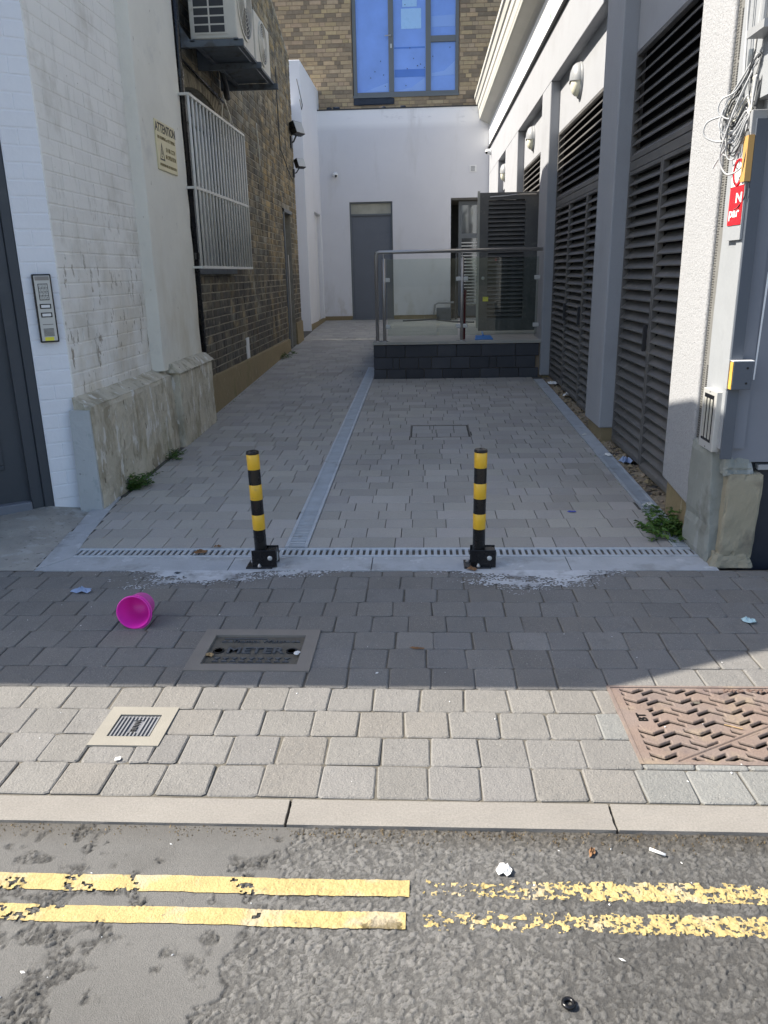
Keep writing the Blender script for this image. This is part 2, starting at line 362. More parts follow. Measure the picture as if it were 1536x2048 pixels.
GS = .0275; GY = 3.8
def gz(y): return max(0, (y-GY))*GS

# ================================================================== GROUND
# ---- street: fine relief near the camera, plain sheet beyond
def asphalt_h(X, Y):
    def smooth(X, Y, s, seed):
        rs = np.random.RandomState(seed); g = rs.rand(256, 256); U = X/s; V = Y/s
        iu = np.floor(U).astype(int); iv = np.floor(V).astype(int); fu = U-iu; fv = V-iv
        fu = fu*fu*(3-2*fu); fv = fv*fv*(3-2*fv)
        G = lambda a, b: g[(iu+a) % 256, (iv+b) % 256]
        return (G(0, 0)*(1-fu)+G(1, 0)*fu)*(1-fv) + (G(0, 1)*(1-fu)+G(1, 1)*fu)*fv
    wx = X + (smooth(X, Y, .010, 21)-.5)*.004 + (smooth(X, Y, .03, 23)-.5)*.012
    wy = Y + (smooth(X, Y, .010, 22)-.5)*.004 + (smooth(X, Y, .03, 24)-.5)*.012
    def worley(X, Y, s, seed):
        """angular chips: returns border distance, chip height with a random tilt, chip tone"""
        rs = np.random.RandomState(seed); n = 512
        jx = rs.rand(n, n); jy = rs.rand(n, n); hh = rs.rand(n, n); gx = rs.randn(n, n); gy = rs.randn(n, n); tt = rs.rand(n, n)
        U = X/s; V = Y/s; iu = np.floor(U).astype(int); iv = np.floor(V).astype(int)
        f1 = np.full(X.shape, 9.); f2 = np.full(X.shape, 9.); hb = np.zeros(X.shape); tb = np.zeros(X.shape)
        for a in (-1, 0, 1):
            for b in (-1, 0, 1):
                p = (iu+a) % n; q = (iv+b) % n
                du = iu+a+jx[p, q]-U; dv = iv+b+jy[p, q]-V
                d = np.hypot(du, dv); w = d < f1
                f2 = np.where(w, f1, np.minimum(f2, d)); f1 = np.where(w, d, f1)
                hb = np.where(w, hh[p, q] + .42*(gx[p, q]*du + gy[p, q]*dv), hb); tb = np.where(w, tt[p, q], tb)
        return f2-f1, hb, tb
    e1, h1, t1 = worley(wx, wy*1.15, .0145, 1); e2, h2, t2 = worley(wx, wy, .0075, 2)
    big = smooth(X, Y, .05, 4)*.6 + smooth(X, Y, .022, 5)*.4
    macro = smooth(X, Y, .30, 7)
    chip = np.clip(e1/.16, 0, 1); chip2 = np.clip(e2/.2, 0, 1)
    isbig = t1 > .38
    stones = np.where(isbig, chip*(.0010+.0036*np.clip(h1, 0, 1.4)), chip2*(.0004+.0018*np.clip(h2, 0, 1.2)))
    edge = -.335 - .24*(1.79-Y) + (smooth(Y, Y*0, .03, 8)-.5)*.045 + (smooth(Y, Y*0, .011, 9)-.5)*.018
    left = X < edge
    pit = np.clip((big*.65 + macro*.35 - .545)*11, 0, 1)
    hl = .0030 + (smooth(X, Y, .02, 11)-.5)*.0005 - pit*.0044 + pit*stones*1.7
    hr = stones - .0008 + (macro-.5)*.001
    h = np.where(left, hl, hr)
    g = np.exp(-((X-edge)/.0035)**2)*(smooth(Y, Y*0, .05, 19)); h = h - g*.004
    tr = np.where(isbig, .72 + .52*(t1-.38)*chip + .12*(t2-.5) + .12*chip, .74 + .34*(t2-.5)*chip2) - .30*(1-chip)*isbig - .16*(1-chip2)*(~isbig)
    tone = np.where(left, .96 - .1*(smooth(X, Y, .2, 12)-.5) + pit*(tr-1.16), tr) - g*.42
    tone = tone*(.90 + .22*smooth(X, Y, .5, 13))
    tone = tone*(1 - .28*np.clip(smooth(X, Y, .45, 14)*1.6-.8, 0, 1)*(X > .2))
    return h, tone, pit*left + (1-left)*.9, 1-np.clip(e1/.5, 0, 1)*.9
RZ = -.012
def grid_mesh(name, x0, x1, y0, y1, step, m, parent, fn):
    nx = int((x1-x0)/step)+1; ny = int((y1-y0)/step)+1
    X, Y = np.meshgrid(np.linspace(x0, x1, nx), np.linspace(y0, y1, ny), indexing='ij')
    Z, T, keep, *rest = fn(X, Y)
    if rest: Y = rest[0]
    co = np.stack([X, Y, Z], -1).reshape(-1, 3).astype(np.float32)
    i, j = np.meshgrid(np.arange(nx-1), np.arange(ny-1), indexing='ij')
    a = (i*ny+j).ravel(); q = np.stack([a, a+ny, a+ny+1, a+1], 1)
    if keep is not None:
        k = keep.ravel(); q = q[k[q].all(1)]
        used = np.unique(q); mp = -np.ones(len(co), int); mp[used] = np.arange(len(used)); co = co[used]; T = T.reshape(-1, 3)[used]; q = mp[q]
    else: T = T.reshape(-1, 3)
    me = bpy.data.meshes.new(name); me.vertices.add(len(co)); me.vertices.foreach_set('co', co.ravel())
    me.loops.add(q.size); me.loops.foreach_set('vertex_index', q.ravel().astype(np.int32))
    me.polygons.add(len(q)); me.polygons.foreach_set('loop_start', np.arange(0, q.size, 4, dtype=np.int32))
    me.update(calc_edges=True); me.validate()
    at = me.color_attributes.new('Col', 'FLOAT_COLOR', 'POINT')
    at.data.foreach_set('color', np.concatenate([T, np.ones((len(T), 1))], 1).astype(np.float32).ravel())
    me.materials.append(m); me.polygons.foreach_set('use_smooth', [True]*len(me.polygons))
    o = bpy.data.objects.new(name, me); COL.objects.link(o)
    if parent: o.parent = parent
    return o
def g3(t): return np.stack([t, t*.99, t*.97], -1)
def roadfn(X, Y):
    h, t, p, d = asphalt_h(X, Y); f = np.clip((Y-1.70)/.08, 0, 1)
    # dirt gathered against the kerb
    dirt = f*np.clip((np.sin(X*3)+1.6)*.4, .2, 1)
    c = g3(t); c = c*(1-.35*dirt[..., None]) * np.stack([1+0*dirt, 1-.06*dirt, 1-.14*dirt], -1)
    return RZ + h, c, None
road = grid_mesh('road', -1.75, 1.45, 1.05, 1.787, .0032, M['asphalt'], None, roadfn); road['kind'] = 'structure'
mb = MB()
for a, b in (((-40, -6), (40, 1.05)), ((-40, 1.05), (-1.75, 1.787)), ((1.45, 1.05), (40, 1.787))):
    mb.add([(a[0], a[1], RZ), (b[0], a[1], RZ), (b[0], b[1], RZ), (a[0], b[1], RZ)], [(0, 1, 2, 3)], (.85, .84, .82))
mb.obj('road_sheet', M['asphalt'], road)
ground = MB().add([(-80, -80, -.30), (80, -80, -.30), (80, 120, -.30), (-80, 120, -.30)], [(0, 1, 2, 3)]).obj('ground', M['joint'], None, kind='structure')
def linefn(y0, y1, worn, xa, xb):
    def fn(X, Y):
        h, t, p, d = asphalt_h(X, Y)
        n1 = np.sin(X*11+1+y0*9)*.0012 + np.sin(X*37)*.0007 + np.sin(X*91)*.0005
        rel = (Y-y0)/(y1-y0); n = np.vectorize(lambda a, b: noise.fractal(Vector((a*52, b*62, 0)), .8, 2.1, 4))(X, Y)
        if worn:
            fade = .38 + np.clip((X+.02)/.5, 0, 1)*.40 + .05*np.sin(X*7+y0*40)
            fade = np.where(X > .95, fade*.9, fade)
            edge = np.clip(abs(rel-.5)*2.0-.62, 0, 1)
            keep = (h*190 + n*.95 + fade*1.55 - .95 - edge*.9) > 0
            z = h + .0011
            c = .94 + .10*n + .05*np.sin(X*5)
            return RZ + z, np.stack([c, c, c*.98], -1), keep
        z = h*.5 + .0040
        keep = ~((p > .97) & (d > .50) & (X < -.3) & (n > .12))
        c = .97 + .10*n
        s_ = ((X+.105)/.045)**2 + ((Y-1.452)/.022)**2
        c = np.where(s_ < 1+1.2*n, c*.28, c)
        return RZ + z, np.stack([c, c, c*.98], -1), keep, Y + n1*(1+n*.6)
    return fn
for lab, (y0, y1) in (('double yellow line nearest the kerb', (1.543, 1.597)), ('double yellow line farther from the kerb', (1.445, 1.495))):
    e = empty('yellow_line', 'thick fresh then worn ' + lab, 'road marking', group='double yellow lines along the road')
    grid_mesh('fresh_paint', -1.75, -.043 if y0 > 1.5 else -.05, y0, y1, .0032, M['yellow'], e, linefn(y0, y1, False, 0, 0))
    grid_mesh('worn_paint', -.01, 1.45, y0+.002, y1+.012, .0026, M['yellow'], e, linefn(y0+.002, y1+.012, True, 0, 0))
    e.children[-1]['label'] = 'worn broken half of the line'; e.children[-1]['kind'] = 'stuff'
    for xa, xb in ((-12, -1.752), (1.452, 12)): MB().box((xa, y0+.002, RZ-.001), (xb, y1-.002, RZ+.0045)).obj('paint', M['yellow'], e)
    at_base(e, (0, y0, RZ))

# ---- kerb stones
kerb = MB().box((-40, 1.795, -.28), (40, 1.89, -.03)).obj('kerb', M['joint'], None, kind='structure')
xs = [-8.5+.9*i - .02 for i in range(0, 20)]
xs = [-2.19, -1.29, -.39, .515, 1.42, 2.32]
for a, b in zip([-20, -3.1]+xs, [-3.1]+xs+[20]):
    b_ = rnd(0, .001)
    if b-a > 2:
        bev(MB().box((a+.004, 1.787, -.2), (b-.004, 1.9, -.001)).obj('kerb_stone', M['kerb'], kerb), .006)
    else:
        o = rough_block('kerb_stone', [(a+.003, 1.787, -.2), (b-.003, 1.787, -.2), (b-.003, 1.897, -.2), (a+.003, 1.897, -.2), (a+.003, 1.787, b_), (b-.003, 1.787, b_), (b-.003, 1.897, b_), (a+.003, 1.897, b_)], M['kerb'], kerb, 10, .0016, 30, a)

# ---- front pavement of square tumbled blocks
PY0, PY1 = 1.905, 3.70
ROW = (PY1-PY0)/11.5
COVERS = [(-.935, -.445, 2.645, 3.005), (-1.10, -.865, 2.145, 2.378), (.652, 1.62, 2.083, 2.556)]
CUT = [(a+.008, b-.008, c+.010, d-.008) for a, b, c, d in COVERS]
pav = MB().add([(-40, 1.89, -.0055), (40, 1.89, -.0055), (40, 3.72, -.0055), (-40, 3.72, -.0055)], [(0, 1, 2, 3)]).obj('pavement', M['joint'], None, kind='structure')
def frG(u, v, n):
    e = min(1, max(0, (v-1.93)/.2))*min(1, max(0, (3.68-v)/.2))
    return (u + .006*e*noise.noise(Vector((u*3, v*4, 3))), v + .011*e*noise.noise(Vector((u*1.1, v*.9, 0))), n)
P = []
v = PY0; r = 0
while v < PY1-.03:
    v1 = min(v+ROW, PY1); u = -2.6 - rnd(0, .15)
    while u < 2.6:
        w = random.choice([.155, .155, .155, .16, .168, .15, .175])
        for X0_, X1_, Y0_, Y1_ in COVERS:
            if v1 > Y0_+.02 and v < Y1_-.02:
                if u < X0_ < u+w+.045: w = X0_+.008-u
                elif X0_ <= u < X1_-.009 and v > Y0_ and v1 < Y1_+.01: u = X1_-.008
        for (a0, a1, b0, b1) in [q for c1 in rect_minus((u, u+w, v, v1), CUT[0]) for c2 in rect_minus(c1, CUT[1]) for q in rect_minus(c2, CUT[2])]:
            t = rnd(.93, 1.05); hue = rnd(-1, 1)*.4
            c = (t*(1+.05*max(hue, 0)), t*(1 - .01*hue), t*(1-.07*hue))
            if a0 > .5 and b0 < 2.3: t = rnd(1.0, 1.2); c = (t*.96, t, t*1.02)
            if random.random() < .04: c = tuple(x*1.15 for x in c)
            g = rnd(.0012, .0030)
            V, F = piece(frG, a0+g, a1-g, b0+g*.8, b1-g*.8, rnd(-.0018, .0018), .03, .0045, rnd(.005, .010), .0028, .010, c)
            P.append((V, F, c, .155))
        u += w
    v = v1; r += 1
emit(P, 'paver', M['paver'], pav)
mb = MB()
for a, b in (((-40, 1.905), (-2.75, 3.7)), ((2.8, 1.905), (40, 3.7))):
    mb.add([(a[0], a[1], -.004), (b[0], a[1], -.004), (b[0], b[1], -.004), (a[0], b[1], -.004)], [(0, 1, 2, 3)])
mb.obj('far_paving', M['paver'], pav)
# smear of grey cement over the blocks behind the concrete strip
def smearfn(X, Y):
    n = np.zeros(X.shape)
    for i in range(X.shape[0]):
        for j in range(X.shape[1]):
            x, y = X[i, j], Y[i, j]
            n[i, j] = noise.fractal(Vector((x*3.2, y*7, 1)), .9, 2.2, 5)
    L_ = np.exp(-((X+1.15)/.45)**4) + np.exp(-((X-.50)/.36)**4)
    keep = (n*.8 + np.random.RandomState(3).rand(*X.shape)*1.1-.55 + (Y-3.55)/.14*.8 + L_*1.15 - .85) > 0
    return .0026 + .0004*n, np.ones(X.shape+(3,)), keep
sm = grid_mesh('cement_smear', -1.85, 1.0, 3.36, 3.70, .0045, M['cement_smear'], pav, smearfn); sm['kind'] = 'stuff'

# ---- cement strips, edging
strip = empty('concrete_edging', 'pale grey concrete strip framing the driveway mouth in front of the drain', 'edging', kind='structure')
for a, b in ((-2.04, -1.02), (-1.015, -.28), (-.275, .73), (.735, 1.46)):
    a1 = a + (.13 if a < -2 else 0)
    fixn(MB().hexa([(a, 3.70, -.1), (b, 3.70, -.1), (b, 3.888, -.1), (a1, 3.888, -.1), (a, 3.70, .002), (b, 3.70, .002), (b, 3.888, .006), (a1, 3.888, .006)]).obj('edging_slab', M['cement'], strip))
for ya, yb in ((3.71, 4.28), (4.285, 4.98)):
    s0 = -2.035 - .118*(ya-3.71); s1 = -2.035 - .118*(yb-3.71)
    fixn(MB().hexa([(s0+.00, ya, -.1), (s0+.125, ya+.18 if ya < 3.8 else ya, -.1), (s1+.13, yb, -.1), (s1, yb, -.1), (s0+.00, ya, .004), (s0+.125, ya+.18 if ya < 3.8 else ya, .008), (s1+.13, yb, gz(yb)+.004), (s1, yb, gz(yb)+.006)]).obj('edging_slab', M['cement'], strip))
def apronfn(X, Y):
    n = np.sin(X*7+Y*3)*np.cos(Y*9-X*2)*.006 + np.sin(X*23)*np.sin(Y*31+1)*.002
    crack = np.minimum(abs(Y-3.95-.18*(X+2.6)-.02*np.sin(X*14)), abs(X+2.35-.1*np.sin(Y*9)))
    edge = -2.036 - .118*(Y-3.71)
    ramp_ = np.clip((edge-X)/.25, 0, 1)*np.clip((Y-3.70)/.25, 0, 1)
    h = .001 + ramp_*(.012 + .045*np.clip((Y-3.75)/.9, 0, 1) + n) - .006*np.exp(-(crack/.006)**2)*ramp_
    keep = X < edge
    t = 1 - .6*np.exp(-(crack/.007)**2)
    return h, np.stack([t, t, t], -1), keep
ap = grid_mesh('apron', -4.0, -2.0, 3.70, 4.9, .014, M['apron'], None, apronfn); ap['kind'] = 'structure'

# ---- driveway blocks
DY0, DY1 = 4.035, 18.6
drive = MB()
drive.add([(-2.3, DY0-.15, gz(DY0-.15)-.006), (1.62, DY0-.15, gz(DY0-.15)-.006), (1.62, DY1, gz(DY1)-.006), (-2.75, DY1, gz(DY1)-.006)], [(0, 1, 2, 3)])
drive = MB().add([(x, y, gz(y)-.006) for x, y in ((-1.93, 3.885), (1.62, 3.885), (1.62, DY1), (-2.75, DY1), (-2.4, 9), (-2.1, 5.0))], [(0, 1, 2, 3, 4, 5)])
drive = drive.obj('driveway', M['drive_joint'], None, kind='structure')
frD = lambda u, v, n: (u, v, gz(v)+n)
P = []; v = DY0; DRC = (-.775, -.650); DRR = (1.335, 1.445)
MAN = (-.128, .40, 6.66, 7.14)
while v < DY1:
    v1 = v+.158
    for (ua, ub) in ((-1.925-.118*0, DRC[0]), (DRC[1], DRR[0])):
        if ua < -1:
            ua = max(-2.30, -1.91 - .118*(v-3.71)) if v < 4.98 else (-2.03 if v < 7.45 else -2.12 - .018*(v-7.45))
            if v > 16.3: ua = -2.3
        if ub > 1 and v > 9.75: continue
        if ub < 0 and v > 9.8: ub = -.64 + (0 if v < 17 else 2)
        u = ua - rnd(0, .1)
        while u < ub-.01:
            w = random.choice([.12, .16, .16, .16, .24, .24, .2])
            a0, a1 = max(u, ua), min(u+w, ub)
            if a1-a0 > .02:
                for q in rect_minus((a0, a1, v, v1), MAN):
                    t = rnd(.86, 1.10); c = (t*1.0, t*rnd(.985, 1.0), t*rnd(.95, 1.0))
                    V, F = piece(frD, q[0]+.002, q[1]-.002, q[2]+.002, q[3]-.002, rnd(-.0008, .0008), .03, .0026, 0, .0008, .004, c)
                    P.append((V, F, c, .16*math.sqrt(w)))
            u += w
    v = v1
# soldier strip along the left wall
v = 5.0
while v < 13:
    ua = -2.07 if v < 7.45 else -2.15-.018*(v-7.45)
    v += .2
emit(P, 'paver', M['drive_paver'], drive)
# recessed inspection cover filled with blocks
ic = empty('inspection_cover', 'block filled inspection cover set flush in the driveway', 'inspection cover')
x0, x1, y0, y1 = MAN
mb = MB()
for a, b in (((x0, y0), (x1, y0+.007)), ((x0, y1-.007), (x1, y1)), ((x0, y0+.007), (x0+.007, y1-.007)), ((x1-.007, y0+.007), (x1, y1-.007))):
    mb.hexa([(a[0], a[1], gz(a[1])-.02), (b[0], a[1], gz(a[1])-.02), (b[0], b[1], gz(b[1])-.02), (a[0], b[1], gz(b[1])-.02), (a[0], a[1], gz(a[1])+.001), (b[0], a[1], gz(a[1])+.001), (b[0], b[1], gz(b[1])+.001), (a[0], b[1], gz(b[1])+.001)])
mb.obj('frame', M['framec'], ic)
for r in range(3):
    u = x0+.016; va = y0+.016+r*.149
    for w in random.sample([.12, .16, .18, .035 if r else .04], 4)[:3] + [.2]:
        ub = min(u+w, x1-.016)
        if ub-u > .02:
            t = rnd(.85, 1.05); V, F = piece(frD, u, ub-.005, va, va+.144, -.001, .02, .003, 0, .0008, .004); MB().add(V, F, (t, t, t)).obj('paver', M['drive_paver'], ic)
        u = ub
    if x1-.016-u > .02:
        V, F = piece(frD, u, x1-.02, va, va+.144, -.001, .02, .003, 0, .0008, .004); MB().add(V, F, (.95, .95, .95)).obj('paver', M['drive_paver'], ic)
at_base(ic, (.13, 6.9, gz(6.9)))

# ---- channel drains
d1 = empty('channel_drain', 'long galvanised slotted drain across the driveway mouth behind the bollards', 'drain', group='slotted channel drains')
X0, X1, Y0, Y1 = -1.93, 1.475, 3.897, 4.022
MB().box((X0, Y0, -.12), (X1, Y1, -.035)).obj('channel', M['black'], d1)
mb = MB(); mb.box((X0, Y0-.004, -.06), (X1, Y0+.018, .008)); mb.box((X0, Y1-.018, -.06), (X1, Y1+.004, .009)); mb.box((X0-.01, Y0, -.06), (X0, Y1, .008)); bev(mb.obj('frame', M['galv'], d1), .002)
bar = MB().box((-.0095, Y0+.018, -.02), (.0095, Y1-.018, .0065)).obj('bar', M['galv'], d1); bev(bar, .002)
n = int((X1-X0)/.0335)
bar.location.x = X0+.008
for i in range(1, n+1):
    b2 = bar.copy(); COL.objects.link(b2); b2.parent = d1; b2.location.x = X0 + .008 + i*.0335; b2.location.z = rnd(-.0006, .0006)
at_base(d1, (X0, Y0, 0))
for ch in d1.children: pass
def long_drain(name, x0, x1, ya, yb, solid_from, label):
    e = empty(name, label, 'drain', group='slotted channel drains')
    fr = MB()
    for a, b in ((x0, x0+.018), (x1-.018, x1)):
        fr.hexa([(a, ya, gz(ya)-.06), (b, ya, gz(ya)-.06), (b, yb, gz(yb)-.06), (a, yb, gz(yb)-.06), (a, ya, gz(ya)+.007), (b, ya, gz(ya)+.007), (b, yb, gz(yb)+.007), (a, yb, gz(yb)+.007)])
    fr.obj('frame', M['galv'], e)
    ch = MB(); ch.hexa([(x0, ya, gz(ya)-.1), (x1, ya, gz(ya)-.1), (x1, yb, gz(yb)-.1), (x0, yb, gz(yb)-.1), (x0, ya, gz(ya)-.018), (x1, ya, gz(ya)-.018), (x1, yb, gz(yb)-.018), (x0, yb, gz(yb)-.018)]); ch.obj('channel', M['dark'], e)
    mb = MB(); y = ya+.01
    while y < min(yb, solid_from):
        z = gz(y); mb.box((x0+.018, y, z-.016), (x1-.018, y+.0165, z+.005)); y += .0265
    o = mb.obj('grating_bars', M['galv'], e); o['kind'] = 'stuff'
    if solid_from < yb:
        a, b = solid_from, yb
        MB().hexa([(x0+.018, a, gz(a)-.02), (x1-.018, a, gz(a)-.02), (x1-.018, b, gz(b)-.02), (x0+.018, b, gz(b)-.02), (x0+.018, a, gz(a)+.006), (x1-.018, a, gz(a)+.006), (x1-.018, b, gz(b)+.006), (x0+.018, b, gz(b)+.006)]).obj('cover_plate', M['galv'], e)
    return at_base(e, (x0, ya, gz(ya)))
long_drain('channel_drain', DRC[0], DRC[1], 4.03, 10.9, 99, 'narrow galvanised drain running up the middle of the driveway')
long_drain('channel_drain', DRR[0], DRR[1], 4.03, 9.7, 5.95, 'narrow galvanised drain beside the louvred wall on the right')
# rubble verge between the drain and the wall
mb = MB()
for i in range(700):
    y = rnd(3.95, 9.7); x = rnd(1.45, 1.60); s = rnd(.008, .035)*(1 if random.random() < .5 else .6); z = gz(y)-.004+rnd(0, .01)
    t = rnd(.6, 1.3); c = (t, t*rnd(.92, 1), t*rnd(.8, 1))
    vs = []
    for k in range(6):
        d = [(1, 0, 0), (-1, 0, 0), (0, 1, 0), (0, -1, 0), (0, 0, .6), (0, 0, -.6)][k]
        vs.append((x+d[0]*s*rnd(.6, 1.2)+rnd(-.3, .3)*s, y+d[1]*s*rnd(.6, 1.2), z+d[2]*s*rnd(.6, 1.2)))
    mb.add(vs, [(0, 2, 4), (2, 1, 4), (1, 3, 4), (3, 0, 4), (2, 0, 5), (1, 2, 5), (3, 1, 5), (0, 3, 5)], c)
rub = mb.obj('rubble', M['rubble'], None); rub['kind'] = 'stuff'; rub['label'] = 'loose rubble and dirt under the louvred doors'; rub['category'] = 'rubble'
def vfn(X, Y):
    h = GS*(Y-GY) - .002 + .012*np.sin(X*30+Y*9)*np.sin(Y*21) + .008*np.sin(Y*57+X*44)
    return h, np.ones(X.shape+(3,))*1.0, None
vv = grid_mesh('verge', 1.445, 1.75, 3.9, 9.85, .03, M['rubble'], None, vfn); vv['kind'] = 'structure'

# ---- covers in the pavement
def frame_cover(e, x0, x1, y0, y1, w, m, h=.005, sk=0):
    mb = MB()
    mb.box((x0, y0, -.05), (x1, y0+w[0], h)); mb.box((x0, y1-w[1], -.05), (x1, y1, h))
    mb.box((x0, y0+w[0], -.05), (x0+w[2], y1-w[1], h)); mb.box((x1-w[2], y0+w[0], -.05), (x1, y1-w[1], h))
    return mb.obj('frame', m, e)
mc = empty('meter_cover', 'black cast iron meter cover in a grey concrete frame in the shaded pavement', 'cover')
x0, x1, y0, y1 = COVERS[0]
frame_cover(mc, x0, x1, y0, y1, (.052, .055, .055), M['framec'])
a0, a1, b0, b1 = x0+.055, x1-.055, y0+.052, y1-.055
MB().box((a0, b0, -.05), (a1, b1, -.006)).obj('lid', M['cast'], mc)
mb = MB()
for (cx, n, yy) in ((0, 10, b0+.038), (0, 10, b0+.060)):
    for i in range(9):
        xx = a0+.05+i*(a1-a0-.1)/8; s = .010 if yy < b0+.05 else -.010
        mb.prism([(xx-.013, yy-s*.6), (xx+.013, yy-s*.6), (xx, yy+s)] if s > 0 else [(xx+.013, yy-s*.6), (xx-.013, yy-s*.6), (xx, yy+s)], 'z', -.0065, -.001)
for xx in (a0+.045, a0+.07, a1-.07, a1-.045, a1-.03):
    mb.prism([(xx-.011, b1-.05), (xx+.011, b1-.05), (xx, b1-.035)], 'z', -.0065, -.001)
mb.box((a0+.10, b0+.012, -.0065), (a1-.10, b0+.020, -.002)); mb.box((a0+.04, b1-.022, -.0065), (a1-.16, b1-.016, -.002))
mb.obj('raised_marks', M['castl'], mc)
cxm = (a0+a1)/2
text('METER', (cxm, (b0+b1)/2-.002, -.003), (1, 0, 0), (0, 1, 0), .068, M['castl'], mc, ext=.0035, w=1.15, bold=.0012)
text('Thames Water', (cxm, b1-.045, -.003), (1, 0, 0), (0, 1, 0), .032, M['castl'], mc, ext=.003, w=1.15)
for sx in (-.150, .150):
    MB().lathe([(.0, -.0055), (.017, -.0055), (.017, -.002), (.024, -.002), (.024, -.006)], 14, (cxm+sx, (b0+b1)/2, 0)).obj('lifting_hole', M['blackpaint'], mc)
at_base(mc, (cxm, y0, 0))
wc = empty('water_cover', 'small square ribbed water cover in a pale concrete frame on the sunlit paving', 'cover')
x0, x1, y0, y1 = COVERS[1]
frame_cover(wc, x0, x1, y0, y1, (.052, .050, .045), M['framelt'], .005)
a0, a1, b0, b1 = x0+.045, x1-.045, y0+.052, y1-.05
MB().box((a0, b0, -.05), (a1, b1, -.003)).obj('lid', mat('grey_lid', (.16, .165, .18), .6, .1, 10), wc)
mb = MB()
for i in range(11):
    xx = a0+.008+i*(a1-a0-.016)/10
    if 4 <= i <= 6: mb.box((xx-.0026, b0+.006, -.003), (xx+.0026, b0+.030, .002)); mb.box((xx-.0026, b1-.03, -.003), (xx+.0026, b1-.006, .002))
    else: mb.box((xx-.0026, b0+.006, -.003), (xx+.0026, b1-.006, .002))
mb.obj('ribs', mat('grey_rib', (.21, .215, .225), .6, .1, 10), wc)
text('WATER', ((a0+a1)/2, (b0+b1)/2, -.001), (0, -1, 0), (1, 0, 0), .024, M['cast'], wc, ext=.002, bold=.0005)
at_base(wc, (x0, y0, 0))
bt = empty('manhole_cover', 'large rusty brown chevron patterned manhole cover at the right edge of the pavement', 'manhole cover')
x0, x1, y0, y1 = COVERS[2]
frame_cover(bt, x0, x1, y0, y1, (.012, .012, .012), M['rust'], .003)
def btfn(X, Y):
    u = X-x0; v = y1-Y
    best = np.full(X.shape, 1.)
    j = np.floor((v-.012)/.066)
    for dj in (-1, 0, 1):
        jj = j+dj; vc = .034+jj*.066
        for ph, sg in ((0, 1), (.075, -1)):
            vo = vc + (0 if sg > 0 else .012)
            uu = (u-.085-ph+.075) % .15-.075
            # V pointing towards the viewer (sg>0) or away
            arm = abs(uu); line = (v-vo) - sg*(.012-arm*.55)
            dd = np.maximum(abs(line)-.0108, arm-.046)
            best = np.minimum(best, dd)
    chev = np.clip(-best/.003, 0, 1)
    # plain borders
    brd = (u > .045) & (v > .020) & (v < y1-y0-.022)
    txt = (v < .034) & (u > .36) & (u < .66)
    bt2 = (u < .11) & (v > .16) & (v < .26)
    split = abs(v - (.455 - .56*(u-.12)))
    chev = chev*brd*(~txt)*(~bt2)*(split > .012)
    h = .001 - chev*.0065 - .005*np.exp(-(split/.0022)**2)*(u > .12)
    slot = (abs((u-.27) % .40-.0) < .032) & (abs(v-.10) < .006) | (abs(u-.66) < .04) & (abs(v-.28) < .006)
    h = h - slot*.012
    t = 1 - .72*chev - .5*np.exp(-(split/.003)**2)*(u > .12) - .75*slot
    rust = .5+.5*np.sin(u*19+np.sin(v*23)*2)
    t = np.clip(t, .12, 1)
    return h, np.stack([t*(1+.05*rust), t, t*(1-.05*rust)], -1), None
grid_mesh('lid', x0+.014, x1-.014, y0+.014, y1-.014, .0024, M['rust'], bt, btfn)
text('BT', (x0+.075, y1-.21, .001), (0, 1, 0), (-1, 0, 0), .042, M['rust'], bt, ext=.003, bold=.0006)
text('EN 124-B D400', (x0+.51, y1-.028, .001), (-1, 0, 0), (0, -1, 0), .026, mat('cast_letter', (.16, .11, .09), .7, .1, 10), bt, ext=.0025, w=1.25, bold=.0006)
at_base(bt, (x0, y0, 0))

# ================================================================== LEFT WHITE BUILDING
tF = Vector((.829, .559, 0)).normalized(); nF = Vector((tF.y, -tF.x, 0))     # chamfered street face
C0 = Vector((-2.2, 4.8, 0))
def fC(s, n, z): p = C0 + tF*s + nF*n; return (p.x, p.y, z)
def cbox(mb, s0, s1, z0, z1, n0, n1, col=None):
    return mb.hexa([fC(s0, n1, z0), fC(s1, n1, z0), fC(s1, n0, z0), fC(s0, n0, z0), fC(s0, n1, z1), fC(s1, n1, z1), fC(s1, n0, z1), fC(s0, n0, z1)], col)
wb = empty('white_building', 'tall white painted brick building with a chamfered corner doorway on the left', 'building')
mb = MB()
mb.prism([(-2.2, 4.8), (-2.2, 7.25), (-9, 7.25), (-9, 4.8)], 'z', -.1, 7.75)
plan = [(-2.366, 4.688), (-2.205, 4.797), (-2.3, 4.82), (-9, 4.82), (-9, 2.545), (-4.35, 2.545), (-3.65, 2.85), (-3.12, 3.75), (-3.08, 4.6), (-2.66, 4.78), (-2.46, 4.74)]
fixn(mb.obj('wall', M['wpaint'], wb))
mb = MB()
mb.prism([(-9, 4.795), (-9, 2.635), (-4.35, 2.635), (-3.98, 2.80), (-3.65, 2.95), (-2.80, 3.50), (-2.80, 4.33), (-2.90, 4.795)], 'z', -.1, 5.0)  # unseen mass beside the door, plan and height shaped to cast the pavement shadow
cbox(mb, -.205, -.001, -.05, 4.45, -.15, -.0045)
cbox(mb, -.70, -.206, 2.9, 4.45, -.15, -.0045)
fixn(mb.obj('corner_wall_shade_mass', M['wpaint_skytint'], wb))
MB().prism([(-9, 7.25), (-2.2, 7.25), (-2.2, 7.45), (-9, 7.45)], 'z', -.1, 6.55).obj('party_wall', M['wpaint'], wb)
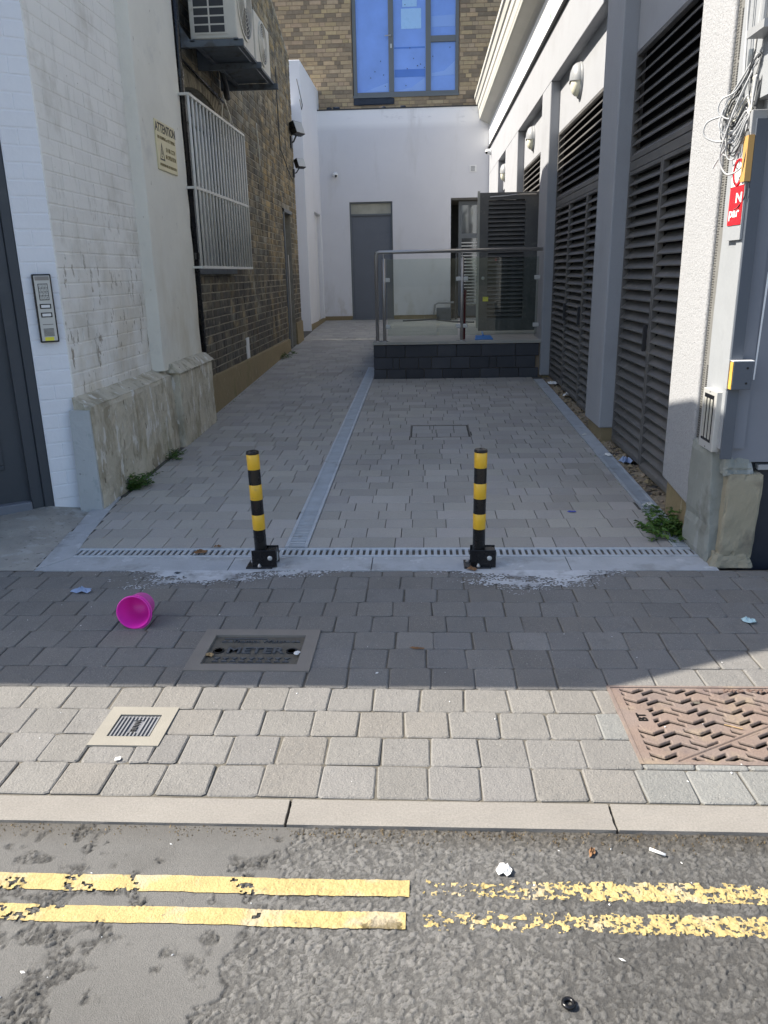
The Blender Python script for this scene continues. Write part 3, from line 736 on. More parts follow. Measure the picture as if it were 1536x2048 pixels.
# painted bricks
P = []
frA = lambda u, v, n: (-2.2+n, u, v)
z = .70; r = 0
while z < 3.55:
    u = 4.805 - (.12 if r % 2 else 0)
    while u < 6.3:
        w = .235
        a0, a1 = max(u, 4.803), min(u+w, 6.28)
        if a1-a0 > .03:
            t = rnd(.97, 1.02); V, F = piece(frA, a0+.0004, a1-.0004, z+.004, z+.0865, .0032+rnd(-.0006, .0006), .001, .0035, 0, .0016, .005)
            P.append((V, F, (t, t, t*.995), .25))
        u += w
    z += .0905; r += 1
emit(P, 'brick', M['wpaint'], wb)
P = []
frC = lambda u, v, n: fC(u, n-.0045, v)
z = .10; r = 0
while z < 3.2:
    for a0, a1 in (((-.2, -.115), (-.111, -.003)) if r % 2 else ((-.2, -.003),)):
        V, F = piece(frC, a0+.0004, a1, z+.004, z+.0865, .0028+rnd(-.0005, .0005), .001, .0035, 0, .0014, .004)
        P.append((V, F, (1, 1, 1), .2))
    z += .0905; r += 1
emit(P, 'brick', M['wpaint_skytint'], wb)
# plinth and pilaster
def rb(name, a, b, m, par, cuts=9, amp=.006, sc=9, seed=0, big=0):
    x0, y0, z0 = a; x1, y1, z1 = b
    return rough_block(name, [(x0, y0, z0), (x1, y0, z0), (x1, y1, z0), (x0, y1, z0), (x0, y0, z1), (x1, y0, z1), (x1, y1, z1), (x0, y1, z1)], m, par, cuts, amp, sc, seed, big)
o = rough_block('plinth', [(-2.205, 4.735, -.02), (-2.065, 4.735, -.02), (-2.065, 6.42, -.02), (-2.205, 6.42, -.02), (-2.205, 4.77, .74), (-2.085, 4.755, .675), (-2.085, 6.42, .675), (-2.205, 6.42, .74)], M['plinth'], wb, 22, .0065, 11, 2, .006)
MB().hexa([(-2.222, 4.718, -.02), (-2.074, 4.716, -.02), (-2.074, 4.76, -.02), (-2.222, 4.76, -.02), (-2.222, 4.742, .662), (-2.092, 4.738, .662), (-2.092, 4.77, .662), (-2.222, 4.77, .662)]).obj('plinth_side', M['plinth_grey'], wb)
o = rough_block('plinth', [(-2.3, 6.40, -.02), (-2.015, 6.40, -.02), (-2.015, 7.44, -.02), (-2.3, 7.44, -.02), (-2.3, 6.40, .73), (-2.02, 6.40, .70), (-2.02, 7.43, .70), (-2.3, 7.43, .73)], M['plinth'], wb, 18, .006, 12, 5, .004)
o = rough_block('plinth_moulding', [(-2.3, 6.36, .69), (-1.998, 6.36, .69), (-1.998, 7.46, .69), (-2.3, 7.46, .69), (-2.3, 6.38, .79), (-2.07, 6.40, .765), (-2.07, 7.42, .765), (-2.3, 7.42, .79)], M['plinth'], wb, 14, .004, 14, 6)
o = rough_block('pilaster', [(-2.3, 6.24, .72), (-2.10, 6.28, .72), (-2.10, 7.40, .72), (-2.3, 7.40, .72), (-2.3, 6.24, 4.6), (-2.10, 6.28, 4.6), (-2.10, 7.40, 4.6), (-2.3, 7.40, 4.6)], M['cream'], wb, 26, .0035, 7, 3, .003)
# door in the chamfer
dr = MB(); cbox(dr, -.80, -.335, .105, 2.75, -.12, -.07); dr = dr.obj('door', M['doordark'], wb); fixn(dr); dr['label'] = 'dark grey panelled entrance door'
mb = MB()
for (s0, s1, z0, z1) in ((-.78, -.455, .32, .90), (-.78, -.455, 1.05, 2.5)):
    for (p, q, a, b) in ((s0, s1, z0, z0+.03), (s0, s1, z1-.03, z1), (s0, s0+.03, z0+.03, z1-.03), (s1-.03, s1, z0+.03, z1-.03)):
        cbox(mb, p, q, a, b, -.071, -.058)
    cbox(mb, s0+.06, s1-.06, z0+.06, z1-.06, -.071, -.060)
bev(fixn(mb.obj('panel_moulding', M['doordark'], dr)), .006)
mb = MB(); cbox(mb, -.335, -.262, .02, 2.9, -.15, -.03); cbox(mb, -.262, -.205, .02, 2.9, -.15, -.012); cbox(mb, -.80, -.205, 2.75, 2.9, -.15, -.012)
bev(fixn(mb.obj('door_frame', M['doordark'], wb)), .006)
mb = MB(); cbox(mb, -.80, -.335, .035, .105, -.15, -.015); bev(fixn(mb.obj('threshold', M['postblue'], wb)), .006)
at_base(wb, (-2.2, 4.8, 0))
# intercom
ic = empty('intercom', 'silver door entry intercom with keypad beside the dark grey door', 'intercom')
s0, s1, z0, z1 = -.152, -.045, 1.085, 1.482
mb = MB(); cbox(mb, s0, s1, z0, z1, 0, .030); bev(fixn(mb.obj('housing', M['blackpaint'], ic)), .006)
mb = MB(); cbox(mb, s0+.009, s1-.009, z0+.009, z1-.009, .029, .033); bev(fixn(mb.obj('face_plate', M['silver'], ic)), .002)
mb = MB(); cbox(mb, s0+.014, s1-.014, z1-.036, z1-.013, .033, .0345); mb.obj('name_strip', mat('worn_strip', (.30, .28, .26), .5), ic)
mb = MB(); cbox(mb, s0+.026, s1-.026, z1-.150, z1-.055, .033, .0345); mb.obj('keypad', M['blackpaint'], ic)
mb = MB()
for r in range(4):
    for c in range(3):
        cs = s0+.030+c*.0165; cz = z1-.078-r*.0225; cbox(mb, cs, cs+.0145, cz, cz+.019, .0345, .0375)
kp = mb.obj('keys', M['silver'], ic)
for r, row in enumerate(('123', '456', '789', 'C0#')):
    for c, ch in enumerate(row):
        p = fC(s0+.037+c*.0165, .0377, z1-.0685-r*.0225); text(ch, p, tF, (0, 0, 1), .014, M['ink'], kp, ext=.0002)
for zz in (z1-.185, z1-.235):
    mb = MB(); cbox(mb, s0+.022, s1-.022, zz-.014, zz+.014, .033, .035); mb.obj('button_surround', M['blackpaint'], ic)
    mb = MB(); cbox(mb, s0+.029, s1-.029, zz-.008, zz+.008, .035, .038); mb.obj('call_button', M['whiteg'], ic)
mb = MB(); cbox(mb, s0+.024, s1-.024, z0+.105, z0+.1075, .033, .0338)
for k in range(7): cbox(mb, s0+.024, s1-.024, z0+.038+k*.0068, z0+.0412+k*.0068, .033, .0338)
mb.obj('speaker_slots', M['ink'], ic)
mb = MB(); cbox(mb, s0+.026, s1-.030, z0+.011, z0+.032, .0332, .0342); mb.obj('yellow_label', M['yellowlabel'], ic)
at_base(ic, fC(s0, 0, z0))
# warning sign on the pilaster
sg = empty('warning_sign', 'cream ATTENTION warning sign with a black triangle on the pilaster', 'sign')
ya, yb, za, zb = 6.60, 7.10, 2.27, 2.635
bev(MB().box((-2.1, ya, za), (-2.088, yb, zb)).obj('board', M['signcream'], sg), .004)
tx = lambda b, y, z, s, m='ink', w=1., bo=0: text(b, (-2.0868, y, z), (0, 1, 0), (0, 0, 1), s, M[m], sg, w=w, bold=bo)
tx('ATTENTION', (ya+yb)/2, zb-.055, .094, 'ink', .98, .0016)
tx('NO DUMPING or FLY TIPPING', (ya+yb)/2, zb-.125, .034, 'inkbrown', .98, .0006)
tx('24 HR CCTV', ya+.34, za+.165, .046, 'inkbrown', .95, .0008); tx('IN OPERATION', ya+.335, za+.110, .046, 'inkbrown', .85, .0008)
tx('OFFENDERS WILL BE PROSECUTED', (ya+yb)/2, za+.040, .028, 'inkbrown', .98, .0006)
mb = MB(); A, B, C = (ya+.055, za+.075), (ya+.175, za+.075), (ya+.115, za+.205)
def tri(P_, w):
    cx = sum(p[0] for p in P_)/3; cy = sum(p[1] for p in P_)/3
    Q = [(cx+(p[0]-cx)*w, cy+(p[1]-cy)*w) for p in P_]
    for i in range(3):
        j = (i+1) % 3; a, b, c, d = P_[i], P_[j], Q[j], Q[i]
        mb.prism([a, b, c, d], 'x', -2.0880, -2.0868)
tri((A, B, C), .74); mb.box((-2.088, ya+.108, za+.095), (-2.0868, ya+.122, za+.11)); mb.prism([(ya+.108, za+.115), (ya+.125, za+.12), (ya+.112, za+.16)], 'x', -2.088, -2.0868)
fixn(mb.obj('triangle_symbol', M['ink'], sg)); at_base(sg, (-2.1, ya, za))
# drain pipe
dp = empty('drainpipe', 'thin black drainpipe between the cream pilaster and the brick wall', 'drainpipe')
MB().tube([(-2.105, 7.475, .76), (-2.105, 7.475, 5.5)], .030, 12).obj('pipe', M['blackpaint'], dp, True)
for zz in (1.6, 3.1):
    MB().tube([(-2.105, 7.475, zz), (-2.105, 7.475, zz+.06)], .037, 12).obj('collar', M['blackpaint'], dp)
at_base(dp, (-2.105, 7.475, .76))

# ================================================================== LEFT BRICK BUILDING
bb = empty('brick_building', 'old sooty yellow brick building with an arched window along the left of the alley', 'building')
WX = lambda y: -2.15 - .0125*(y-7.5)
top = [(7.45, 6.5), (7.9, 6.35), (10.35, 6.22), (10.9, 5.85), (12.0, 5.55), (13.07, 5.31), (13.55, 5.20), (14.1, 5.04), (14.55, 4.93)]
def ztop(y):
    for (a, za), (b, zb) in zip(top, top[1:]):
        if a <= y <= b: return za+(zb-za)*(y-a)/(b-a)
    return 0
WIN = (7.50, 9.05, 1.53, 3.0); DOOR = (13.0, 13.80, .2, 2.45)
def arch(y): t = (y-8.275)/.775; return 2.88 + .27*math.sqrt(max(0, 1-t*t))
ys = [7.45, WIN[0]] + [WIN[0]+(WIN[1]-WIN[0])*i/12 for i in range(1, 12)] + [WIN[1], 10.35, 10.9, 12.0, DOOR[0], 13.07, 13.55, DOOR[1], 14.1, 14.55]
mb = MB()
for a, b in zip(ys, ys[1:]):
    mid = (a+b)/2
    def wall(z0a, z0b, z1a, z1b):
        mb.hexa([(WX(a)-.24, a, z0a), (WX(a)-.004, a, z0a), (WX(b)-.004, b, z0b), (WX(b)-.24, b, z0b), (WX(a)-.24, a, z1a), (WX(a)-.004, a, z1a), (WX(b)-.004, b, z1b), (WX(b)-.24, b, z1b)])
    if WIN[0] <= mid <= WIN[1]:
        wall(-.1, -.1, WIN[2], WIN[2]); wall(arch(a), arch(b), ztop(a), ztop(b))
    elif DOOR[0] <= mid <= DOOR[1]: wall(DOOR[3], DOOR[3], ztop(a), ztop(b))
    else: wall(-.1, -.1, ztop(a), ztop(b))
fixn(mb.obj('wall', M['lmortar'], bb))
MB().prism([(7.45, -.1), (14.55, -.1), (14.55, 4.9), (13.07, 5.28), (10.9, 5.8), (10.35, 6.15), (7.45, 6.3)], 'x', -8, -2.5).obj('rear_mass', M['black'], bb)
def inhole(y0, y1, z0, z1):
    for y in (y0, (y0+y1)/2, y1):
        for z in (z0, z1):
            if WIN[0]-.01 < y < WIN[1]+.01 and WIN[2]-.01 < z < arch(min(max(y, WIN[0]), WIN[1]))+.12: return True
            if DOOR[0]-.01 < y < DOOR[1]+.01 and z < DOOR[3]+.02: return True
    return False
P = []
z = .46; r = 0
frB = lambda u, v, n: (WX(u)-.004+n, u, v)
while z < 5.4:
    u = 7.46 - (.06 if r % 2 else 0)
    k = r % 2
    while u < 14.55:
        w = .245 if k % 2 == 0 else .125
        a0, a1 = max(u, 7.46), min(u+w, 14.54)
        cand = [(a0, a1)] if not inhole(a0, a1, z, z+.08) else []
        if not cand and a1 > DOOR[1] and a0 < DOOR[1]: cand = [(DOOR[1]+.005, a1)]
        if not cand and a0 < DOOR[0] and a1 > DOOR[0] and z < 2.5: cand = [(a0, DOOR[0]-.005)]
        for (a, b) in cand:
            if b-a < .03 or z+.08 > ztop((a+b)/2): continue
            if z < .46+.06 and False: continue
            t = rnd(.62, 1.30); warm = rnd(-.1, .12)
            if a > 11.5: t *= 1.15; warm += .08
            c = (t*(1+warm), t, t*(1-warm*1.6))
            V, F = piece(frB, a+.006, b-.006, z+.006, z+.0765, .006+rnd(-.0015, .002), .002, .004, 0, .002, .02, c)
            P.append((V, F, c, .28*math.sqrt(w/.245)*(7.5/max(a, 7))*.5))
        u += w; k += 1
    z += .083; r += 1
emit(P, 'brick', M['lbrick'], bb)
# gauged arch over the window
mb_parts = []
nv = 26
for i in range(nv):
    t0 = math.pi*(1-(i+.08)/nv); t1 = math.pi*(1-(i+.92)/nv)
    pt = lambda t, k: (8.275+(.775+k)*math.cos(t), 2.88+(.27+k)*math.sin(t))
    a, b, c, d = pt(t0, .0), pt(t1, .0), pt(t1, .20), pt(t0, .20)
    if min(p[0] for p in (a, b, c, d)) < 7.46: continue
    o = MB().prism([a, b, c, d], 'x', -2.17, -2.148, (rnd(.8, 1.3),)*3).obj('brick', M['lbrick'], bb); fixn(o)
    o['label'] = 'narrow arch brick over the window'
# window inside
wn_ = MB().box((-2.29, WIN[0], WIN[2]), (-2.27, WIN[1], 3.2)).obj('window', M['pane'], bb)
mb = MB(); mb.box((-2.27, 7.52, WIN[2]), (-2.24, 7.58, 3.1)); mb.box((-2.27, 8.25, WIN[2]), (-2.24, 8.31, 3.15)); mb.box((-2.27, 8.96, WIN[2]), (-2.24, 9.02, 3.1)); mb.box((-2.27, 7.52, 2.28), (-2.235, 9.02, 2.34)); mb.box((-2.27, 7.52, 2.86), (-2.235, 9.02, 2.92))
mb.obj('frame', M['frameg'], wn_)
MB().box((-2.25, 7.62, 1.75), (-2.238, 7.95, 2.26)).obj('paper_sheet', M['signcream'], wn_)
MB().box((-2.27, 7.47, 1.47), (-2.10, 9.10, 1.53)).obj('sill', M['bracket'], bb)
# rendered skirting
mb = MB(); n = 26
for i in range(n):
    a = 7.45+(12.98-7.45)*i/n; b = 7.45+(12.98-7.45)*(i+1)/n
    za = .475+.012*noise.noise(Vector((a*3, 0, 0))) - .008*(a-7.45); zb = .475+.012*noise.noise(Vector((b*3, 0, 0))) - .008*(b-7.45)
    mb.hexa([(WX(a)-.02, a, -.05), (WX(a)+.035, a, -.05), (WX(b)+.035, b, -.05), (WX(b)-.02, b, -.05), (WX(a)-.02, a, za+.02), (WX(a)+.022, a, za), (WX(b)+.022, b, zb), (WX(b)-.02, b, zb+.02)])
mb2 = MB(); mb2.hexa([(WX(13.8)-.02, 13.82, .1), (WX(13.8)+.035, 13.82, .1), (WX(14.5)+.035, 14.56, .1), (WX(14.5)-.02, 14.56, .1), (WX(13.8)-.02, 13.82, .66), (WX(13.8)+.02, 13.82, .64), (WX(14.5)+.02, 14.56, .64), (WX(14.5)-.02, 14.56, .66)])
fixn(mb.obj('skirting', M['skirt'], bb)); fixn(mb2.obj('skirting', M['skirt'], bb))
# doorway
sd = MB().box((-2.46, 13.0, .2), (-2.42, 13.8, 2.45)).obj('door', M['dark'], bb)
mb = MB(); mb.box((-2.30, 12.99, .22), (-2.20, 13.06, 2.45)); mb.box((-2.30, 12.99, 2.40), (-2.20, 13.8, 2.45)); mb.obj('door_frame', M['frameg'], bb)
MB().tube([(-2.17, 13.02, 1.75), (-2.17, 13.02, .3)], .012, 6).obj('handrail', M['steel'], bb)
MB().box((-2.21, 9.62, .47), (-2.165, 9.76, .72)).obj('junction_box', M['whiteg'], bb)
at_base(bb, (-2.15, 7.45, 0))
# window grille
gr = empty('window_grille', 'white barred security grille standing off the arched brick window', 'grille')
gx = -2.02; ga, gb = 7.36, 9.52
mb = MB()
for zz in (2.95, 2.205, 1.53): mb.box((gx-.012, ga, zz-.012), (gx+.012, gb, zz+.012))
mb.obj('rail', M['grille'], gr)
mb = MB()
for zz in (2.95, 2.205, 1.53):
    mb.box((-2.16, ga-.012, zz-.01), (gx+.012, ga+.012, zz+.01)); mb.box((-2.17, gb-.012, zz-.01), (gx+.012, gb+.012, zz+.01))
mb.obj('side_arm', M['grille'], gr)['kind'] = 'stuff'
nb = 19
b0_ = MB().tube([(gx, 0, 1.53), (gx, 0, 2.95)], .0115, 8).obj('bar', M['grille'], gr, True)
for i in range(nb):
    o = b0_ if i == 0 else b0_.copy()
    if i: COL.objects.link(o); o.parent = gr
    o.location.y = ga + (gb-ga)*i/(nb-1)
at_base(gr, (gx, ga, 1.53))
# air conditioners
def ac(name, ya, yb, z0, z1, label, grid):
    e = empty(name, label, 'air conditioner', group='air conditioning units on the brick wall')
    x0, x1 = -2.03, -1.615
    mb = MB().box((x0, ya, z0), (x1, yb, z1)); bev(mb.obj('casing', M['acwhite'], e), .012, 3)
    MB().box((x0+.03, ya+.03, z0-.035), (x1-.03, yb-.03, z0)).obj('base_tray', M['bracket'], e)
    if grid:
        MB().box((x0+.03, ya-.006, z0+.035), (x1-.085, ya+.01, z0+.64)).obj('end_grille', M['acwhite'], e)
        ee = e.children[-1]
        for r in range(9):
            for c in range(2):
                a = x0+.045+c*.140; zz = z0+.05+r*.066
                MB().box((a, ya-.008, zz), (a+.125, ya-.0055, zz+.053)).obj('opening', M['dark'], ee)
    # fan grille on the front
    cy, cz, rr = (ya+yb)/2-.02, (z0+z1)/2+.01, min(yb-ya, z1-z0)*.40
    mt = Matrix.Rotation(R(90), 4, 'Y')
    MB().lathe([(rr+.02, 0), (rr+.02, .012), (rr, .014), (rr, 0)], 30, (x1, cy, cz), mt).obj('fan_ring', M['acwhite'], e)
    MB().lathe([(0, .001), (rr, .001)], 30, (x1, cy, cz), mt).obj('fan_opening', M['dark'], e)
    g = MB()
    for k in range(1, 9): q = rr*k/9; g.tube([(x1+.012, cy+q*math.cos(2*math.pi*j/24), cz+q*math.sin(2*math.pi*j/24)) for j in range(25)], .003, 4, cap=False)
    for k in range(8): g.tube([(x1+.012, cy, cz), (x1+.012, cy+rr*math.cos(k*math.pi/4), cz+rr*math.sin(k*math.pi/4))], .003, 4)
    g.obj('fan_guard', M['acwhite'], e)
    MB().lathe([(0, .018), (.05, .018), (.055, .008)], 16, (x1, cy, cz), mt).obj('fan_hub', M['acwhite'], e)
    return at_base(e, (x0, ya, z0))
ac('air_conditioner', 7.64, 8.38, 3.43, 4.15, 'near air conditioner with a gridded end panel on a steel bracket', True)
ac('air_conditioner', 8.45, 9.20, 3.43, 3.88, 'far lower air conditioner behind the gridded one', False)
br = empty('wall_bracket', 'dark steel bracket frame carrying the air conditioners on the brick wall', 'bracket')
for ya in (7.50, 8.28, 9.16):
    mb = MB(); mb.box((-2.15, ya, 3.335), (-1.54, ya+.045, 3.39)); bev(mb.obj('arm', M['bracket'], br), .003)
    MB().box((-2.15, ya+.001, 3.39), (-2.09, ya+.044, 4.3)).obj('upright', M['bracket'], br)
    MB().prism([(-2.09, 3.39), (-2.0, 3.39), (-2.09, 3.52)], 'y', ya+.008, ya+.036).obj('gusset', M['bracket'], br)
MB().box((-1.62, 7.50, 3.375), (-1.58, 9.2, 3.397)).obj('rail', M['bracket'], br); MB().box((-2.0, 7.50, 3.375), (-1.96, 9.2, 3.397)).obj('rail', M['bracket'], br)
at_base(br, (-2.15, 7.5, 3.3))
def tubething(name, pts, r, m, label, cat, n=6):
    return thing1(MB().tube(pts, r, n).obj(name, m, None, True), label, cat)
tubething('conduit', [(-2.11, 7.5, 3.27), (-2.125, 8.4, 3.25), (-2.13, 9.15, 3.22)], .012, M['blackpaint'], 'thin black conduit running under the air conditioner bracket', 'conduit')
tubething('refrigerant_pipe', [(-2.0, 8.55, 3.42), (-2.0, 8.75, 3.30), (-2.03, 8.95, 3.22), (-2.08, 9.1, 3.25), (-2.12, 9.2, 3.36)], .025, M['dark'], 'dark lagged pipe looping below the far air conditioner', 'pipe')
def loops(cx, pts, seed):
    rs = random.Random(seed); out = []
    for i in range(len(pts)-1):
        a, b = pts[i], pts[i+1]
        for k in range(6):
            t = k/6; out.append((cx, a[0]+(b[0]-a[0])*t + rs.uniform(-.012, .012), a[1]+(b[1]-a[1])*t + rs.uniform(-.01, .01)))
    return out
tubething('loose_cable', loops(-2.145, [(9.2, 3.30), (9.05, 3.0), (9.2, 2.72), (9.5, 2.9), (9.45, 3.15), (9.2, 3.3), (9.65, 3.05), (9.62, 2.7), (9.7, 2.35), (9.72, 2.08)], 1), .007, M['cablewhite'], 'tangled whitish cable hanging on the bricks below the far air conditioner', 'cable')
tubething('loose_cable', loops(-2.155, [(11.0, 3.32), (11.08, 3.0), (11.1, 2.8)], 2), .006, M['cablewhite'], 'short pale cable on the middle of the brick wall', 'cable')
tubething('loose_cable', loops(-2.19, [(12.9, 4.4), (12.9, 3.7), (12.95, 3.3), (13.5, 3.1), (14.2, 2.9)], 3), .008, M['cabledark'], 'thin dark cable running down the bricks to the floodlights', 'cable')
tubething('loose_cable', [(-2.37, 16.25, 4.95), (-2.33, 16.25, 4.75), (-2.28, 16.24, 4.5), (-2.30, 16.24, 4.42), (-2.33, 16.25, 4.6)], .007, M['cabledark'], 'black cable loop hanging from the top of the white wall end', 'cable')
# floodlights
def flood(y, z, s, label, tiltz):
    e = empty('floodlight', label, 'floodlight', group='black floodlights at the end of the brick wall')
    x = WX(14.5)
    mt = Matrix.Rotation(R(tiltz), 4, 'Z') @ Matrix.Rotation(R(-20), 4, 'Y')
    def bx(a, b, m, nm):
        mb = MB(); mb.box(a, b); mb.v = [tuple(mt @ Vector(v) + Vector((x+.13, y, z))) for v in mb.v]; o = mb.obj(nm, m, e); bev(fixn(o), .004); return o
    bx((-.06*s, -.13*s, -.10*s), (.04*s, .13*s, .10*s), M['blackpaint'], 'housing')
    bx((.04*s, -.12*s, -.09*s), (.048*s, .12*s, .09*s), M['silver'], 'lens')
    for k in range(5): bx((-.085*s, (-.11+k*.05)*s, -.09*s), (-.06*s, (-.10+k*.05)*s, .09*s), M['blackpaint'], 'fin')
    MB().tube([(x, y, z-.22*s), (x+.06, y, z-.20*s), (x+.11, y, z-.10*s)], .014*s, 6).obj('bracket', M['dark'], e)
    MB().box((x-.005, y-.05*s, z-.3*s), (x+.03, y+.05*s, z-.12*s)).obj('junction_box', M['dark'], e)
    return at_base(e, (x, y, z))
flood(14.25, 3.78, 1.0, 'larger black floodlight high on the end of the brick wall', -25)
flood(14.4, 3.26, .72, 'smaller black floodlight below the larger one', -35)

# ================================================================== FAR LEFT WHITE WALL, REAR WALL
lw = empty('white_side_wall', 'smooth white rendered wall with a door recess beyond the brick building', 'wall')
mb = MB(); T = 5.27
mb.box((-2.62, 16.25, .2), (-2.3, 17.45, T)); mb.box((-2.62, 17.45, 2.70), (-2.3, 18.48, T)); mb.box((-2.62, 18.48, .2), (-2.3, 19.3, T)); mb.box((-2.62, 17.45, .2), (-2.40, 18.48, 2.7))
mb.box((-2.75, 14.58, .1), (-2.5, 16.25, 4.5))
bev(mb.obj('render', M['white'], lw), .012)
MB().box((-2.405, 17.5, .45), (-2.385, 18.43, 2.66)).obj('recessed_door', M['whiteg'], lw)
MB().tube([(-2.385, 17.6, 1.5), (-2.34, 17.6, 1.5), (-2.34, 17.68, 1.5)], .01, 6).obj('handle', M['steel'], lw)
MB().box((-2.34, 16.27, .2), (-2.29, 18.6, .47)).obj('bare_base', M['skirt'], lw)
at_base(lw, (-2.3, 16.25, .3))
rw = empty('rear_wall', 'white rendered wall closing the alley with a slate grey door and an open doorway', 'wall')
mb = MB(); B = 18.6; H = 4.82
for (a, b, z0, z1) in ((-2.6, -1.665, .50, H), (-1.665, -.70, 2.965, H), (-.70, .62, .50, H), (.62, 1.60, 3.0, H), (1.45, 1.7, .3, H)):
    mb.box((a, B, z0), (b, B+.24, z1))
mb.obj('render', mat('rear_white_render', (.70, .70, .72), .9, .04, 1.0, .1, 120, spots=[((.86, .86, .87), 3, .30, .10, .9, (1, 1, 2.4), 4.55, 4.42), ((.58, .57, .56), 2.2, .56, .14, .5, (1, 1, .25)), ((.55, .52, .47), 5, .50, .12, .6, (1, 1, .6), .6, 1.3), ((.5, .5, .5), 30, .70, .02, .5)]), rw)
mb = MB(); mb.box((-2.6, B+.01, .1), (-1.665, B+.23, .50)); mb.box((-.70, B+.01, .1), (.62, B+.23, .50)); mb.obj('bare_base', M['skirt'], rw)
gd = MB().box((-1.63, B+.085, .42), (-.735, B+.12, 2.68)).obj('door', M['doorgrey'], rw); gd['label'] = 'flush slate grey door'
mb = MB(); mb.box((-1.665, B+.05, .40), (-1.63, B+.14, 2.965)); mb.box((-.735, B+.05, .40), (-.70, B+.14, 2.965)); mb.box((-1.63, B+.05, 2.93), (-.735, B+.14, 2.965)); mb.box((-1.63, B+.05, 2.68), (-.735, B+.14, 2.715)); mb.box((-1.70, B-.02, .39), (-.69, B+.14, .425)); mb.obj('door_frame', M['frameg'], rw)
MB().box((-1.63, B+.09, 2.715), (-.735, B+.11, 2.93)).obj('fanlight', mat('frosted_fanlight', (.42, .41, .34), .5, .2, 3), rw)
# open doorway on the right
mb = MB(); mb.box((.62, B+.24, .38), (1.7, B+1.6, 3.0)); 
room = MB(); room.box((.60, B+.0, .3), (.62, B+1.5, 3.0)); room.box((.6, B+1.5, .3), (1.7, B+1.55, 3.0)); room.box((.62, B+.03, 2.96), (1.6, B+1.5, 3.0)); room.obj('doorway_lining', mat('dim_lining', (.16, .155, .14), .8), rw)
fd = MB(); fd.box((.78, B+.20, .45), (.85, B+.26, 2.94)); fd.box((1.28, B+.20, .45), (1.36, B+.26, 2.94)); fd.box((.85, B+.20, 2.86), (1.28, B+.26, 2.94)); fd.box((.85, B+.20, 2.16), (1.28, B+.26, 2.26)); fd.box((.85, B+.20, .45), (1.28, B+.26, .68)); fd = fd.obj('glazed_door', M['frameg'], rw)
MB().box((.85, B+.22, 2.26), (1.28, B+.23, 2.86)).obj('pane', M['mirror'], fd); MB().box((.85, B+.22, .68), (1.28, B+.23, 2.16)).obj('pane', M['mirror'], fd)
for k in range(20): MB().box((.85, B+.205, .72+k*.07), (1.28, B+.215, .745+k*.07)).obj('slat', M['silver'], fd)  # pale bars painted in for the louvres reflected in the lower pane
mb = MB(); mb.box((-2.32, B-.01, H), (1.45, B+.25, H+.025)); mb.obj('coping', M['dark'], rw)
for x, s in ((-2.1, .05), (-1.95, .06), (-.9, .04), (-.5, .05)): rb('loose_debris', (x, B+.02, H+.02), (x+s*2.4, B+.1, H+.02+s), M['membrane'], rw, 2, .01, 12, x)
at_base(rw, (-.4, B, .4))
def cctv(p, d, label):
    e = empty('security_camera', label, 'camera', group='white dome security cameras'); p = Vector(p); d = Vector(d).normalized()
    q = d.to_track_quat('Z', 'Y').to_matrix().to_4x4()
    MB().lathe([(.0, 0), (.062, 0), (.062, .02), (.05, .035)], 20, p, q).obj('mount', M['whiteg'], e, True)
    MB().lathe([(.05, .03), (.056, .06), (.05, .10), (.03, .122), (0, .128)], 20, p, q).obj('ball', M['whiteg'], e, True)
    d2 = (Vector((.35, -.6, -.45))).normalized() if p.x < 0 else Vector((-.5, -.7, -.4)).normalized()
    MB().lathe([(.026, .0), (.026, .012), (0, .014)], 14, p + d*.075 + d2*.048, d2.to_track_quat('Z', 'Y').to_matrix().to_4x4()).obj('lens', M['blackpaint'], e)
    return at_base(e, p)
cctv((-1.95, 18.6, 3.53), (0, -1, 0), 'small white ball camera left of the grey door, high on the rear wall')
cctv((1.43, 18.1, 3.85), (-1, 0, 0), 'small white ball camera in the far right corner under the cornice')
vt = empty('wall_vent', 'small white square vent high on the rear wall', 'vent')
bev(MB().box((1.0, 18.585, 3.52), (1.15, 18.602, 3.66)).obj('plate', M['whiteg'], vt), .004)
for k in range(4): MB().box((1.03, 18.580, 3.545+k*.026), (1.12, 18.586, 3.558+k*.026)).obj('slat', M['lampgrey'], vt)
at_base(vt, (1.07, 18.6, 3.52))

